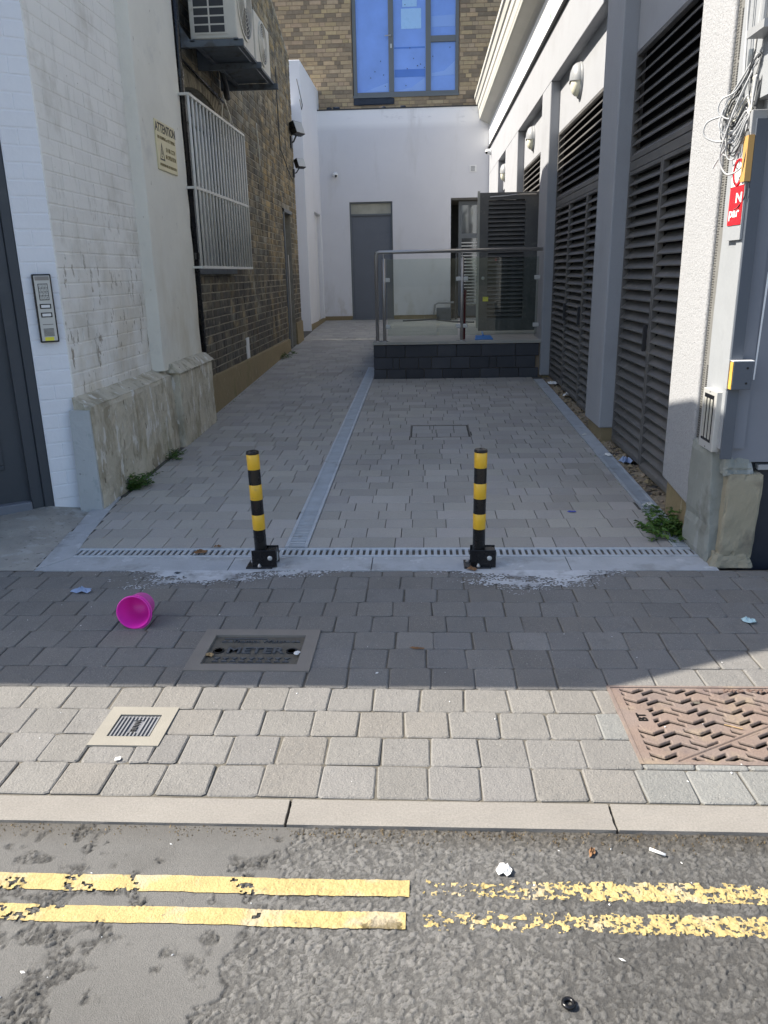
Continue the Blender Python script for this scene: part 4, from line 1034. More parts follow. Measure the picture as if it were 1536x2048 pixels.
# ================================================================== REAR YELLOW BRICK BUILDING
yb_ = empty('yellow_brick_building', 'newer yellow brick building with a blue film covered window above the rear wall', 'building')
YB = 18.92; WW = (-1.53, .775, 5.14, 8.2)
mb = MB(); mb.box((-5, YB, 3.0), (WW[0], YB+.3, 9)); mb.box((WW[1], YB, 3.0), (5, YB+.3, 9)); mb.box((WW[0], YB, 3.0), (WW[1], YB+.3, WW[2])); mb.box((WW[0], YB, WW[3]), (WW[1], YB+.3, 9))
mb.obj('wall', M['ymortar'], yb_); MB().box((-5, YB+.9, 3), (5, YB+1, 9)).obj('rear_mass', M['black'], yb_)
P = []; frY = lambda u, v, n: (u, YB-n, v)
z = 4.70; r = 0
while z < 7.3:
    u = -3.7 - (.19 if r % 2 else 0) - random.choice([0, .12])
    k = 0
    while u < 2.3:
        w = .245 if (k % 2 == 0) ^ (random.random() < .12) else .125
        a0, a1 = u, u+w
        segs = []
        if z+.04 < WW[2] or a1 < WW[0] or a0 > WW[1]: segs = [(a0, a1)]
        elif a0 < WW[0]: segs = [(a0, WW[0])]
        elif a1 > WW[1]: segs = [(WW[1], a1)]
        for a, b in segs:
            if b-a < .03: continue
            q = random.random()
            if q < .26: t = rnd(.55, .72); c = (t*.95, t*.98, t*1.05)
            elif q < .5: t = rnd(.8, .95); c = (t, t, t)
            else: t = rnd(.98, 1.22); c = (t, t*rnd(.96, 1.02), t*rnd(.88, 1.02))
            V, F = piece(frY, a+.005, b-.005, z+.005, z+.077, .007+rnd(-.001, .001), .001, .003, 0, .001, .01, c)
            V = [v for v in V]; F = [tuple(reversed(f)) for f in F]
            P.append((V, F, c, math.sqrt(w)*.5))
        u += w; k += 1
    z += .082; r += 1
emit(P, 'brick', M['ybrick'], yb_)
win = MB()
def wf(x0, x1, z0, z1, y0=YB+.02, y1=YB+.10): win.box((x0, y0, z0), (x1, y1, z1))
wf(-1.52, -1.44, 5.15, 8.1); wf(.69, .765, 5.15, 8.1); wf(-1.44, .69, 5.15, 5.215); wf(-.745, -.635, 5.215, 8.1); wf(.055, .165, 5.215, 8.1); wf(.165, .69, 6.15, 6.27)
win = win.obj('window', M['frameg'], yb_); bev(win, .006)
for (x0, x1, z0, z1) in ((-1.44, -.745, 5.215, 8.1), (-.635, .055, 5.215, 8.1), (.165, .69, 5.215, 6.15), (.165, .69, 6.27, 8.1)):
    MB().box((x0, YB+.06, z0), (x1, YB+.07, z1)).obj('pane', M['film'], win)
mb = MB()
for i in range(26):
    x = rnd(-1.4, .66); z = rnd(5.3, 7.2)
    if -.76 < x < -.62 or .04 < x < .18: continue
    mb.box((x-.008, YB+.054, z-.009), (x+.008, YB+.0595, z+.009))
mb.obj('fixing_pads', M['ink'], win)
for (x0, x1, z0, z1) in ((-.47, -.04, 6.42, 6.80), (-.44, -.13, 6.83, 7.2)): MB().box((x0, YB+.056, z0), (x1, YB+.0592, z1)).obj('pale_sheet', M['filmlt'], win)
for zz in (5.62, 6.05): MB().box((-.62, YB+.057, zz-.12 if zz < 6 else zz), (.04, YB+.0594, zz+.03)).obj('blue_band', mat('film_tone', (.07, .19, .62), .12, .1, 2, spec=.7), win)  # bands of deeper blue across the middle pane
for q_ in ([(-.60, 5.23), (.03, 5.23), (.03, 5.48), (-.25, 5.30)], [(.18, 5.50), (.68, 5.52), (.68, 5.78), (.45, 5.60), (.18, 5.56)], [(-1.28, 5.235), (-.77, 5.235), (-.77, 5.40), (-1.0, 5.33)], [(.18, 6.44), (.68, 6.44), (.68, 6.66), (.18, 6.64)]): fixn(MB().prism(q_, 'y', YB+.0565, YB+.0590).obj('painted_reflection', mat('reflection_tint', (.25, .41, .84), .14, .05, 2, spec=.7), win))  # whitish reflections in the glass, painted as paler blue shapes
MB().tube([(-.69, YB+.02, 6.29), (-.69, YB-.04, 6.29), (-.82, YB-.04, 6.28)], .011, 6).obj('handle', M['steel'], win)
MB().box((-.705, YB+.012, 6.06), (-.672, YB+.02, 6.14)).obj('keyhole_plate', M['silver'], win)
MB().box((-1.53, YB-.03, 5.10), (.775, YB+.1, 5.148)).obj('sill', M['frameg'], yb_)
rb('membrane_flap', (-1.52, YB-.03, 4.96), (-.63, YB-.004, 5.10), M['membrane'], yb_, 6, .012, 9, 3)
at_base(yb_, (-.4, YB, 4.8))

# ================================================================== RIGHT BUILDING
rbd = empty('right_building', 'white rendered building with tall black louvred bays along the right of the alley', 'building')
FX, RX = 1.43, 1.54
PIL = [(4.17, 4.65, .205), (6.43, 7.0, .19), (9.85, 10.5, .19), (13.1, 14.95, .4), (16.4, 18.6, .4)]
for i, (a, b, z0) in enumerate(PIL):
    bot = z0
    mb = MB()
    if i == 0: mb.hexa([(FX, a, .20), (1.72, a, .20), (1.72, b, .24), (FX, b, .24), (FX, a, 3.461), (1.72, a, 3.461), (1.72, b, 3.461), (FX, b, 3.461)])
    else: mb.box((FX, a, bot), (1.72, b, 3.461))
    o = fixn(mb.obj('pillar', M['render_tex'] if i == 0 else M['gwall'], rbd)); bev(o, .012, 3)
    MB().box((FX+.03, a+.02, -.05), (1.7, b-.02, z0+.02)).obj('pillar_footing', M['skirt'], rbd)
mb = MB(); mb.box((FX, 4.17, 3.46), (1.72, 18.6, 3.985)); bev(mb.obj('upper_wall', M['gwall'], rbd), .006)
for (a, b) in ((4.66, 6.42), (7.01, 9.84), (10.51, 13.09), (14.96, 16.39)): MB().box((RX, a, 2.93), (1.70, b, 3.47)).obj('recessed_panel', M['gwall'], rbd)
MB().box((1.74, 4.2, -.1), (7, 18.8, 5.0)).obj('inner_mass', M['black'], rbd)
MB().box((1.44, 4.1, 3.46), (1.74, 4.17, 3.99)).obj('end_trim', M['white'], rbd)
mb = MB(); mb.box((1.395, 4.05, 3.985), (1.72, 18.6, 4.012)); mb.obj('drip_strip', M['ink'], rbd)
mb = MB(); mb.box((1.418, 4.05, 4.012), (1.72, 18.6, 4.44)); mb.obj('fascia', mat('bright_fascia', (.86, .87, .86), .8, .02, 2, .04, 80), rbd)
prof = [(1.418, 4.43), (1.40, 4.46), (1.36, 4.49), (1.30, 4.515), (1.235, 4.54), (1.205, 4.555), (1.20, 4.60), (1.195, 4.61), (1.185, 4.72), (1.170, 4.74), (1.165, 4.84), (1.145, 4.86), (1.125, 4.96), (1.10, 4.98), (1.10, 5.05), (1.12, 5.07), (1.8, 5.07), (1.8, 4.43)]
prof_old = [(1.418, 4.43), (1.40, 4.46), (1.36, 4.49), (1.30, 4.515), (1.235, 4.54), (1.225, 4.55), (1.205, 4.56), (1.20, 4.60), (1.19, 4.66), (1.165, 4.70), (1.16, 4.76), (1.135, 4.80), (1.13, 4.88), (1.105, 4.92), (1.10, 5.04), (1.12, 5.07), (1.8, 5.07), (1.8, 4.43)]
fixn(MB().prism(prof, 'y', 4.05, 18.78).obj('cornice', M['cornice'], rbd))
# louvres
def louvre(a, b, z0, z1, label=None, frame=.028, pitch=.0715, part='louvre_panel', parent=rbd):
    f = MB(); x0, x1 = RX-.004, RX+.035
    f.box((x0, a, z0), (x1, a+frame, z1)); f.box((x0, b-frame, z0), (x1, b, z1)); f.box((x0, a+frame, z0), (x1, b-frame, z0+frame)); f.box((x0, a+frame, z1-frame), (x1, b-frame, z1))
    o = f.obj(part, M['louvre'], parent); bev(o, .002, 1)
    n = int((z1-z0-2*frame)/pitch); p = (z1-z0-2*frame)/n
    A, Bq = a+frame, b-frame
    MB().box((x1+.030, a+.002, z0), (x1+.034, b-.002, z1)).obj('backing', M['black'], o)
    me = None
    for i in range(n):
        zc = z0+frame+p*i
        if me is None:
            s = MB().prism([(x0+.001, .0), (x0+.001, .008), (x0+.008, .014), (x1+.022, p*.92), (x1+.026, p*.92-.006), (x0+.012, .004), (x0+.008, 0)], 'y', A, Bq)
            so_ = fixn(s.obj('slat', M['louvre'], o)); me = so_
        else:
            so_ = me.copy(); COL.objects.link(so_); so_.parent = o
        so_.location.z = zc
    if label: o['label'] = label
    return o
for (a, b) in ((4.665, 6.415), (7.015, 9.835), (10.515, 13.085)): louvre(a, b, 2.20, 2.925, 'fixed louvre above the doors')
MB().box((RX-.002, 4.665, 2.135), (RX+.04, 6.415, 2.195)).obj('transom', M['louvre'], rbd); MB().box((RX-.002, 7.015, 2.135), (RX+.04, 9.835, 2.195)).obj('transom', M['louvre'], rbd)
for (a, b) in ((4.665, 5.545), (5.555, 6.415), (7.015, 7.975), (7.985, 8.905), (8.915, 9.835)):
    lo = louvre(a, b, gz((a+b)/2)+.03, 2.13, None, part='louvred_door')
for (y, z) in ((5.61, .98), (8.04, 1.0), (8.86, 1.0)): bev(MB().box((RX-.03, y-.012, z-.09), (RX-.004, y+.012, z+.09)).obj('handle', M['dark'], rbd), .003)
at_base(rbd, (FX, 4.17, 0))
# green mark on the fascia
gmk = MB().tube([(1.4155, 9.95, 4.36), (1.4155, 9.98, 4.39), (1.4155, 10.0, 4.28), (1.4155, 9.96, 4.15), (1.4155, 10.03, 4.10)], .006, 5).obj('paint_mark', M['green'], None)
thing1(gmk, 'small green painted mark on the bright fascia', 'graffiti')
text('1', (1.4150, 10.12, 4.21), (0, -1, 0), (0, 0, 1), .22, M['green'], gmk, ext=.001)
# wall lamps
def lamp(y, z, label):
    e = empty('bulkhead_lamp', label, 'lamp', group='hooded bulkhead lamps on the right wall')
    mt = Matrix.Rotation(R(-90), 4, 'Y')
    def half(prof, t0, t1, m, nm, n=18):
        mb = MB(); vs = []; fs = []
        for r_, h in prof:
            for k in range(n+1):
                t = t0+(t1-t0)*k/n; vs.append((RX-h*.78, y+r_*.86*math.cos(t), z+r_*.90*math.sin(t)*1.05))
        for i in range(len(prof)-1):
            for k in range(n): fs.append((i*(n+1)+k, i*(n+1)+k+1, (i+1)*(n+1)+k+1, (i+1)*(n+1)+k))
        mb.add(vs, fs); o = mb.obj(nm, m, e, True); return o
    half([(0, .03), (.165, .03), (.172, .02), (.172, 0)], 0, 2*math.pi, M['lampgrey'], 'back_plate', 30)
    half([(.15, .02), (.148, .06), (.125, .095), (.08, .115), (0, .122)], 0, 2*math.pi, M['opal'], 'diffuser', 30)
    half([(.166, .0), (.166, .04), (.157, .075), (.135, .105), (.09, .128), (0, .137)], -.15, math.pi+.15, M['lampgrey'], 'hood', 24)
    return at_base(e, (RX, y, z))
lamp(8.62, 3.21, 'nearest hooded round wall lamp, above the second louvred bay')
lamp(12.05, 3.20, 'middle hooded round wall lamp, above the third bay')
lamp(16.0, 3.20, 'farthest hooded round wall lamp near the rear wall')

# ================================================================== RIGHT CORNER: bead strip, gate post, pier
gp = empty('gate_post', 'grey painted gate post and reveal at the right corner of the alley', 'post')
MB().box((1.447, 4.055, .40), (1.62, 4.175, 3.6)).obj('bead_strip', M['bead'], gp)
mb = MB()
for i in range(190):
    z = .42+i*.0125
    for c in range(2): mb.box((1.4455, 4.140+c*.014+(.005 if i % 2 else 0), z), (1.4475, 4.146+c*.014+(.005 if i % 2 else 0), z+.0055))
for i in range(130):
    z = [1.62, 0][0]+i*.0105 if i < 90 else .55+(i-90)*.0105
    if (i*7) % 23 == 0: continue
    mb.box((1.4455, 4.070, z), (1.4475, 4.118, z+.005))
o = mb.obj('perforations', M['ink'], gp); o['kind'] = 'stuff'
rough_block('reveal', [(1.43, 3.835, .56), (1.66, 3.835, .56), (1.66, 4.06, .56), (1.43, 4.06, .56), (1.43, 3.835, 3.4), (1.66, 3.835, 3.4), (1.66, 4.06, 3.4), (1.43, 4.06, 3.4)], M['gpaint'], gp, 16, .003, 8, 4)
bev(MB().box((1.42, 3.765, .60), (1.475, 3.835, 2.06)).obj('channel', M['gpaint'], gp), .004)
bev(MB().box((1.424, 3.752, .555), (1.478, 3.765, 2.05)).obj('front_face', M['postdark'], gp), .002)
MB().box((1.478, 3.80, .53), (2.6, 4.0, 2.05)).obj('facade', M['postblue'], gp); MB().box((1.478, 3.80, 2.052), (2.6, 4.0, 4.5)).obj('upper_facade', mat('pale_facade', (.62, .64, .66), .8, .04, 3, .1, 60), gp)
for q_ in ([(1.553, .93), (1.560, .93), (1.572, 1.40), (1.563, 1.42)], [(1.507, .63), (1.520, .635), (1.530, .80), (1.522, .815), (1.512, .70)], [(1.490, .618), (1.52, .62), (1.52, .65), (1.505, .65)]): fixn(MB().prism(q_, 'y', 3.7975, 3.7995).obj('white_sliver', mat('plain_white', (.8, .81, .82), .7), gp))  # thin white slivers set on the facade
MB().box((1.49, 3.785, .60), (1.545, 3.80, 2.0)).obj('side_strip', M['postblue'], gp)
MB().box((1.432, 3.52, 2.13), (1.70, 3.84, 4.5)).obj('upper_return', M['gpaint'], gp)
MB().box((1.60, 3.84, -.05), (3.0, 4.02, .53)).obj('navy_base', M['navy'], gp)
MB().box((1.63, 3.80, .49), (3.0, 3.84, .515)).obj('ledge', M['gpaint'], gp)
at_base(gp, (1.43, 3.8, 0))
pr = empty('corner_pier', 'chipped worn concrete pier at the foot of the right corner', 'pier')
rough_block('concrete_face', [(1.425, 3.80, .0), (1.60, 3.80, .0), (1.60, 4.10, .0), (1.40, 4.14, .0), (1.405, 3.83, .585), (1.58, 3.83, .585), (1.60, 4.12, .60), (1.405, 4.12, .585)], M['pier'], pr, 14, .008, 9, 7, .010)
rough_block('stone_face', [(1.468, 3.755, .06), (1.635, 3.755, .04), (1.635, 3.85, .04), (1.468, 3.85, .06), (1.478, 3.765, .475), (1.650, 3.765, .475), (1.650, 3.85, .475), (1.478, 3.85, .475)], M['stone'], pr, 12, .006, 10, 9, .004)
rough_block('top_mortar', [(1.455, 3.77, .46), (1.61, 3.78, .46), (1.61, 3.9, .46), (1.455, 3.9, .46), (1.47, 3.80, .565), (1.59, 3.80, .555), (1.59, 3.9, .555), (1.47, 3.9, .565)], M['pier'], pr, 8, .006, 14, 3)
rough_block('broken_foot', [(1.43, 3.74, -.01), (1.64, 3.735, -.01), (1.64, 3.85, -.01), (1.43, 3.85, -.01), (1.45, 3.765, .075), (1.62, 3.76, .075), (1.62, 3.85, .075), (1.45, 3.85, .09)], M['stone'], pr, 8, .010, 14, 12)
at_base(pr, (1.45, 3.8, 0))
ml = empty('magnetic_lock', 'silver magnetic gate lock plate with black bars on the post', 'lock')
y0, y1, z0, z1 = 3.80, 3.985, .600, .872
def skew(mb):   # the plate is turned a little towards the street
    mb.v = [((v[0]) - (3.985-v[1])*-.02 - .0, v[1], v[2]) for v in mb.v]; return mb
bev(MB().box((1.395, y0, z0-.02), (1.431, y1, z1)).obj('plate', M['silver'], ml), .003)
MB().box((1.3925, y0+.03, z0+.02), (1.3955, y1-.03, z1-.022)).obj('black_inset', M['blackpaint'], ml)
for k in range(3): MB().box((1.391, y0+.037+k*.043, z0+.034), (1.3930, y0+.063+k*.043, z1-.042)).obj('steel_bar', mat('pale_bar%d' % k, (.55, .54, .48), .35, metal=.3) if k == 0 else M.setdefault('bar', mat('pale_bar', (.55, .54, .48), .35, metal=.3)), ml)
for zz in (z0-.01, z1-.01): MB().lathe([(0, 0), (.005, 0)], 8, (1.3945, (y0+y1)/2, zz), Matrix.Rotation(R(-90), 4, 'Y')).obj('screw', M['dark'], ml)
at_base(ml, (1.43, y0, z0))
cb = empty('junction_box', 'small grey box with a flaking ochre side on the gate post', 'box')
bev(MB().box((1.425, 3.715, .895), (1.515, 3.752, 1.025)).obj('case', M['postdark'], cb), .003)
MB().box((1.4225, 3.716, .897), (1.4252, 3.750, 1.022)).obj('ochre_side', M['ochre'], cb)
MB().box((1.418, 3.752, .892), (1.424, 3.80, 1.03)).obj('flange', M['gpaint'], cb); MB().box((1.424, 3.714, 1.025), (1.518, 3.755, 1.029)).obj('top_edge', M['whiteg'], cb)
for z in (.925, .995): MB().lathe([(0, 0), (.0055, 0)], 10, (1.490, 3.7138, z), Matrix.Rotation(R(90), 4, 'X')).obj('hole', M['ink'], cb)
at_base(cb, (1.43, 3.75, .895))
# parking sign
ps = empty('parking_sign', 'red and white No parking sign half hidden behind tape on the post', 'sign')
ya, yb2, za, zb = 3.70, 3.925, 1.625, 1.905
MB().box((1.408, 3.765, 1.56), (1.418, 3.945, 1.93)).obj('backing', M['gpaint'], ps)
MB().box((1.404, 3.77, za), (1.408, yb2, za+.165)).obj('red_panel', M['red'], ps); MB().box((1.404, 3.77, za+.165), (1.408, yb2, zb)).obj('white_panel', M['whiteg'], ps)
T_ = lambda b, y, z, s, al='LEFT', w=1: text(b, (1.4030, y, z), (0, -1, 0), (0, 0, 1), s, M['whiteg'], ps, ext=.0004, bold=.0012, align=al, w=w)
T_('N', yb2-.075, za+.112, .058, w=1.7); T_('par', yb2-.012, za+.052, .058, w=1.55)
MB().tube([(1.403, 3.845+.052*math.cos(t/24*2*math.pi), za+.222+.052*math.sin(t/24*2*math.pi)) for t in range(25)], .006, 5, cap=False).obj('red_ring', M['red'], ps)
at_base(ps, (1.43, 3.77, za))
tp = MB().box((1.396, 3.752, 1.80), (1.4225, 3.80, 1.985)).obj('tape', M['tape'], None); thing1(tp, 'strip of orange tape over the parking sign edge', 'tape')
bx_ = empty('cable_bracket', 'grey metal bracket with holes clamping cables on top of the post', 'bracket')
bev(MB().box((1.405, 3.76, 1.985), (1.47, 3.83, 2.085)).obj('box', M['lampgrey'], bx_), .003)
for z, y in ((2.01, 3.79), (2.05, 3.81)): MB().lathe([(0, 0), (.006, 0)], 10, (1.4045, y, z), Matrix.Rotation(R(-90), 4, 'Y')).obj('hole', M['ink'], bx_)
MB().box((1.40, 3.86, 2.00), (1.43, 3.93, 2.07)).obj('clamp', M['bracket'], bx_)
at_base(bx_, (1.43, 3.8, 1.98))
hb = empty('hinge_bar_bracket', 'grey steel gate hinge bar at the top right corner', 'hinge')
MB().box((1.36, 3.62, 2.36), (1.432, 3.80, 2.39)).obj('bar', M['lampgrey'], hb); MB().tube([(1.41, 3.77, 2.39), (1.41, 3.77, 2.66)], .015, 10).obj('pin', M['lampgrey'], hb)
MB().tube([(1.42, 3.88, 2.23), (1.42, 3.88, 2.34)], .015, 10).obj('lower_pin', M['bracket'], hb); at_base(hb, (1.43, 3.8, 2.47))
# bundle of cables
cbn = empty('cable_bundle', 'tangle of looping grey cables hanging from the top of the gate post', 'cables')
rs = random.Random(11)
def spl(ps, n=10):
    ps = [Vector(p) for p in ps]; out = []
    for i in range(len(ps)-1):
        p0, p1, p2, p3 = ps[max(i-1, 0)], ps[i], ps[i+1], ps[min(i+2, len(ps)-1)]
        for k in range(n):
            t = k/n; out.append(.5*((2*p1) + (p2-p0)*t + (2*p0-5*p1+4*p2-p3)*t*t + (3*p1-p0-3*p2+p3)*t**3))
    return out + [ps[-1]]
def lp(pts, r=.0035, m='cable'): MB().tube(spl(pts), r, 6).obj('cable', M[m], cbn, True)
for k in range(16):
    j = lambda s=.02: rs.uniform(-s, s)
    yy = 3.83+rs.uniform(-.03, .05)
    low = rs.uniform(1.93, 2.12); out_ = rs.uniform(.0, .10)
    lp([(1.41+j(.01), 3.79+j(.02), 2.30+j(.03)), (1.39-out_*.2+j(.01), yy+.02, 2.20+j()), (1.375-out_*.5+j(.01), yy+.05+j(), (low+2.2)/2), (1.37-out_*.6, yy+.07+j(), low), (1.385-out_*.3, yy+.03, low-.03), (1.395, yy-.02, low+.05), (1.405, 3.80+j(.02), 2.08), (1.41, 3.79+j(.02), 2.22)], rs.choice([.003, .0035, .004]), rs.choice(['cable', 'cable', 'cablewhite', 'cabledark']))
lp([(1.40, 3.80, 2.24), (1.36, 3.83, 2.12), (1.335, 3.88, 1.98), (1.335, 3.90, 1.90), (1.36, 3.86, 1.84), (1.40, 3.80, 1.87), (1.405, 3.78, 1.98)], .0042)
lp([(1.40, 3.83, 2.04), (1.36, 3.90, 2.085), (1.29, 3.97, 2.075), (1.28, 3.98, 2.02), (1.33, 3.93, 1.985), (1.38, 3.87, 2.0), (1.405, 3.80, 2.06)], .0042)
lp([(1.41, 3.79, 2.10), (1.37, 3.86, 2.0), (1.33, 3.93, 1.90), (1.32, 3.94, 1.875)], .0042)
lp([(1.42, 3.95, 3.0), (1.41, 3.94, 2.6), (1.405, 3.92, 2.3), (1.40, 3.86, 2.12), (1.395, 3.86, 2.05)], .0045)
lp([(1.43, 3.90, 3.1), (1.40, 3.92, 2.6), (1.40, 3.90, 2.35), (1.395, 3.87, 2.16)], .0045)
lp([(1.44, 3.79, 3.0), (1.41, 3.80, 2.5), (1.405, 3.81, 2.3)], .005)
lp([(1.405, 3.77, 2.0), (1.40, 3.76, 1.85), (1.41, 3.755, 1.75), (1.40, 3.80, 1.70), (1.395, 3.83, 1.69)], .003, 'cabledark')
lp([(1.41, 3.765, 2.0), (1.395, 3.765, 1.9), (1.398, 3.79, 1.83), (1.398, 3.82, 1.82)], .0028, 'cabledark')
lp([(1.46, 3.79, 2.35), (1.47, 3.77, 2.28), (1.44, 3.77, 2.22), (1.42, 3.78, 2.1)], .008, 'cabledark')
at_base(cbn, (1.42, 3.82, 2.3))

# ================================================================== RAMP, BALUSTRADE, OPEN DOOR
rp = empty('ramp', 'raised ramp faced with dark grey blocks under the glass balustrade', 'ramp')
RY = 9.9; RX0, RX1 = -.635, 1.415
fixn(MB().prism([(RY+.035, -.05), (RY+.035, .575), (12.5, .575), (17.2, .40), (18.5, .30), (18.5, -.05)], 'x', RX0+.02, 1.6).obj('body', M['ymortar'], rp))
def rampfn(y): return .62 if y < 12.5 else .62-(y-12.5)*.0375
mb = MB()
for (ya, yb2) in ((RY-.012, 11.2), (11.203, 12.5), (12.503, 14.5), (14.503, 17.0)):
    mb.hexa([(RX0-.01, ya, rampfn(ya)-.035), (1.6, ya, rampfn(ya)-.035), (1.6, yb2, rampfn(yb2)-.035), (RX0-.01, yb2, rampfn(yb2)-.035), (RX0-.01, ya, rampfn(ya)), (1.6, ya, rampfn(ya)), (1.6, yb2, rampfn(yb2)), (RX0-.01, yb2, rampfn(yb2))])
bev(mb.obj('paving_slab', M['slab'], rp), .003)
frR = lambda u, v, n: (u, RY+.035-n, v)
zc = [.145, .285, .43, .582]
for r in range(3):
    u = RX0
    ws = [[.16, .24, .23, .23, .24, .23, .24, .24, .24], [.24, .08, .24, .16, .24, .24, .24, .09, .24, .24], [.155, .24, .40, .235, .31, .42, .30]][r]
    for w in ws:
        b = min(u+w, RX1)
        if b-u > .03:
            t = rnd(.85, 1.25); V, F = piece(frR, u+.003, b-.003, (zc[r] if r else .05)+.003, zc[r+1]-.003, .035+rnd(-.001, .001), 0, .004, 0, .001, .006)
            MB().add(V, [tuple(reversed(f)) for f in F], (t, t, t)).obj('block', M['block'], rp)
        u = b
for r in range(3):
    u = RY+.04
    while u < 13:
        frS = lambda a, v, n: (RX0+.02-n, a, v)
        V, F = piece(frS, u+.003, u+.237, zc[r]+.003-.02*(r == 0), zc[r+1]-.003, .022, 0, .004, 0, .001, .006); t = rnd(.85, 1.25)
        MB().add(V, F, (t, t, t)).obj('block', M['block'], rp); u += .24
at_base(rp, (RX0, RY, gz(RY)))
gb_ = empty('glass_balustrade', 'stainless steel and glass balustrade on the front edge of the ramp', 'balustrade')
BY = 9.96
MB().tube([(-.585, BY, .62), (-.585, BY, 1.64), (-.575, BY, 1.675), (-.545, BY, 1.685), (1.42, BY, 1.685)], .021, 12).obj('handrail', M['steel'], gb_, True)
for x in (-.495, .462):
    po = MB().tube([(x, BY, .62), (x, BY, 1.61)], .021, 12).obj('post', M['steel'], gb_, True)
    MB().lathe([(0, .012), (.05, .012), (.052, 0)], 20, (x, BY, .62)).obj('foot_flange', M['steel'], po)
    MB().tube([(x, BY, 1.61), (x, BY, 1.668)], .006, 6).obj('rail_pin', M['steel'], po)
MB().lathe([(0, .012), (.05, .012), (.052, 0)], 20, (-.585, BY, .62)).obj('foot_flange', M['steel'], gb_)
for a, b in ((-.455, .415), (.505, 1.385)): bev(MB().box((a, BY-.005, .69), (b, BY+.005, 1.60)).obj('glass_panel', M['glass'], gb_), .001)
for x, s in ((-.495, 1), (.462, -1), (.462, 1), (1.41, -1)):
    for z in (.80, 1.36): bev(MB().box((min(x, x+s*.075), BY-.014, z-.025), (max(x, x+s*.075), BY+.014, z+.025)).obj('glass_clamp', M['silver'], gb_), .008)
at_base(gb_, (-.5, BY, .62))
od = empty('open_door', 'dark louvred plant room door standing open behind the balustrade', 'door')
DX0, DX1, DYq = .705, 1.50, 11.0
def dbox(x0, x1, y0, y1, z0, z1, m, nm, par=od): return MB().box((x0, y0, z0), (x1, y1, z1)).obj(nm, m, par)
mb = MB(); mb.box((DX0+.03, DYq, .66), (DX0+.145, DYq+.045, 2.42)); mb.box((1.33, DYq, .66), (DX1, DYq+.045, 2.42)); mb.box((DX0+.145, DYq, 2.33), (1.33, DYq+.045, 2.42)); mb.box((DX0+.145, DYq, .66), (1.33, DYq+.045, .80))
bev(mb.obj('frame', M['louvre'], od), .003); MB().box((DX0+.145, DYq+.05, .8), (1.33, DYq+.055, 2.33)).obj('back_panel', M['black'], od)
me = None; n = 28
for i in range(n):
    if me is None: me = MB().prism([(DYq+.004, 0), (DYq+.004, .006), (DYq+.042, .048), (DYq+.046, .044), (DYq+.012, 0)], 'x', DX0+.145, 1.33).obj('slat', M['louvre'], od); fixn(me); q = me
    else: q = me.copy(); COL.objects.link(q); q.parent = od
    q.location.z = .80+i*.0545
dbox(DX0, DX0+.03, DYq-.005, DYq+.05, .70, 2.44, mat('pale_door_edge', (.42, .41, .36), .5), 'closing_edge')
MB().tube([(DX0+.16, DYq-.02, 2.365), (1.1, DYq-.03, 2.375), (1.2, DYq-.10, 2.38), (1.46, DYq-.02, 2.385)], .008, 6).obj('door_stay', M['steel'], od)
MB().lathe([(0, .006), (.022, .004), (.024, 0)], 12, (DX0+.085, DYq, 1.35), Matrix.Rotation(R(90), 4, 'X')).obj('lock_cylinder', M['steel'], od)
dbox(DX0+.085, DX0+.16, DYq-.003, DYq-.001, 1.05, 1.11, M['yellowlabel'], 'yellow_label')
at_base(od, (DX0, DYq, .62))
# things on the ramp and behind
du = empty('dustpan', 'blue plastic dustpan lying on the ramp edge', 'dustpan')
bev(fixn(MB().hexa([(.63, 10.02, .622), (.86, 10.02, .622), (.84, 10.2, .622), (.65, 10.2, .622), (.63, 10.02, .632), (.86, 10.02, .632), (.84, 10.2, .665), (.65, 10.2, .665)]).obj('pan', M['blue'], du)), .006)
MB().tube([(.745, 10.17, .655), (.745, 10.27, .68), (.745, 10.36, .69)], .013, 8).obj('handle', M['blue'], du); at_base(du, (.745, 10.1, .62))
thing1(MB().tube([(.50, 10.15, .62), (.515, 10.2, 1.22)], .017, 8).obj('pole', M['darkred'], None), 'dark red pole standing behind the middle balustrade post', 'pole')
ub = empty('equipment_box', 'dark grey equipment box with pipes by the open rear doorway', 'box')
bev(MB().box((.28, 18.1, .40), (.60, 18.5, .66)).obj('case', M['bracket'], ub), .01)
MB().tube([(.22, 18.15, .52), (.24, 18.15, .74), (.32, 18.15, .78), (.66, 18.12, .78)], .022, 8).obj('pipe', M['lampgrey'], ub); MB().tube([(.66, 18.3, .42), (.66, 18.3, .62)], .03, 8).obj('valve', M['dark'], ub)
at_base(ub, (.44, 18.3, .4))
thing1(MB().tube(spl([(-.45, 16.9, .47), (-.1, 17.0, .475), (.2, 17.3, .47), (.42, 16.2, .50), (.62, 15.2, .535), (.9, 14.6, .56)], 8), .014, 6).obj('hose', M['cabledark'], None, True), 'black cable trailing across the ramp floor to the doorway', 'cable')
thing1(MB().tube([(.70, 17.9, .42), (.70, 17.9, 1.9), (.74, 17.9, 1.93)], .02, 8).obj('stand_pipe', M['cabledark'], None), 'dark vertical pipe in front of the open rear doorway', 'pipe')

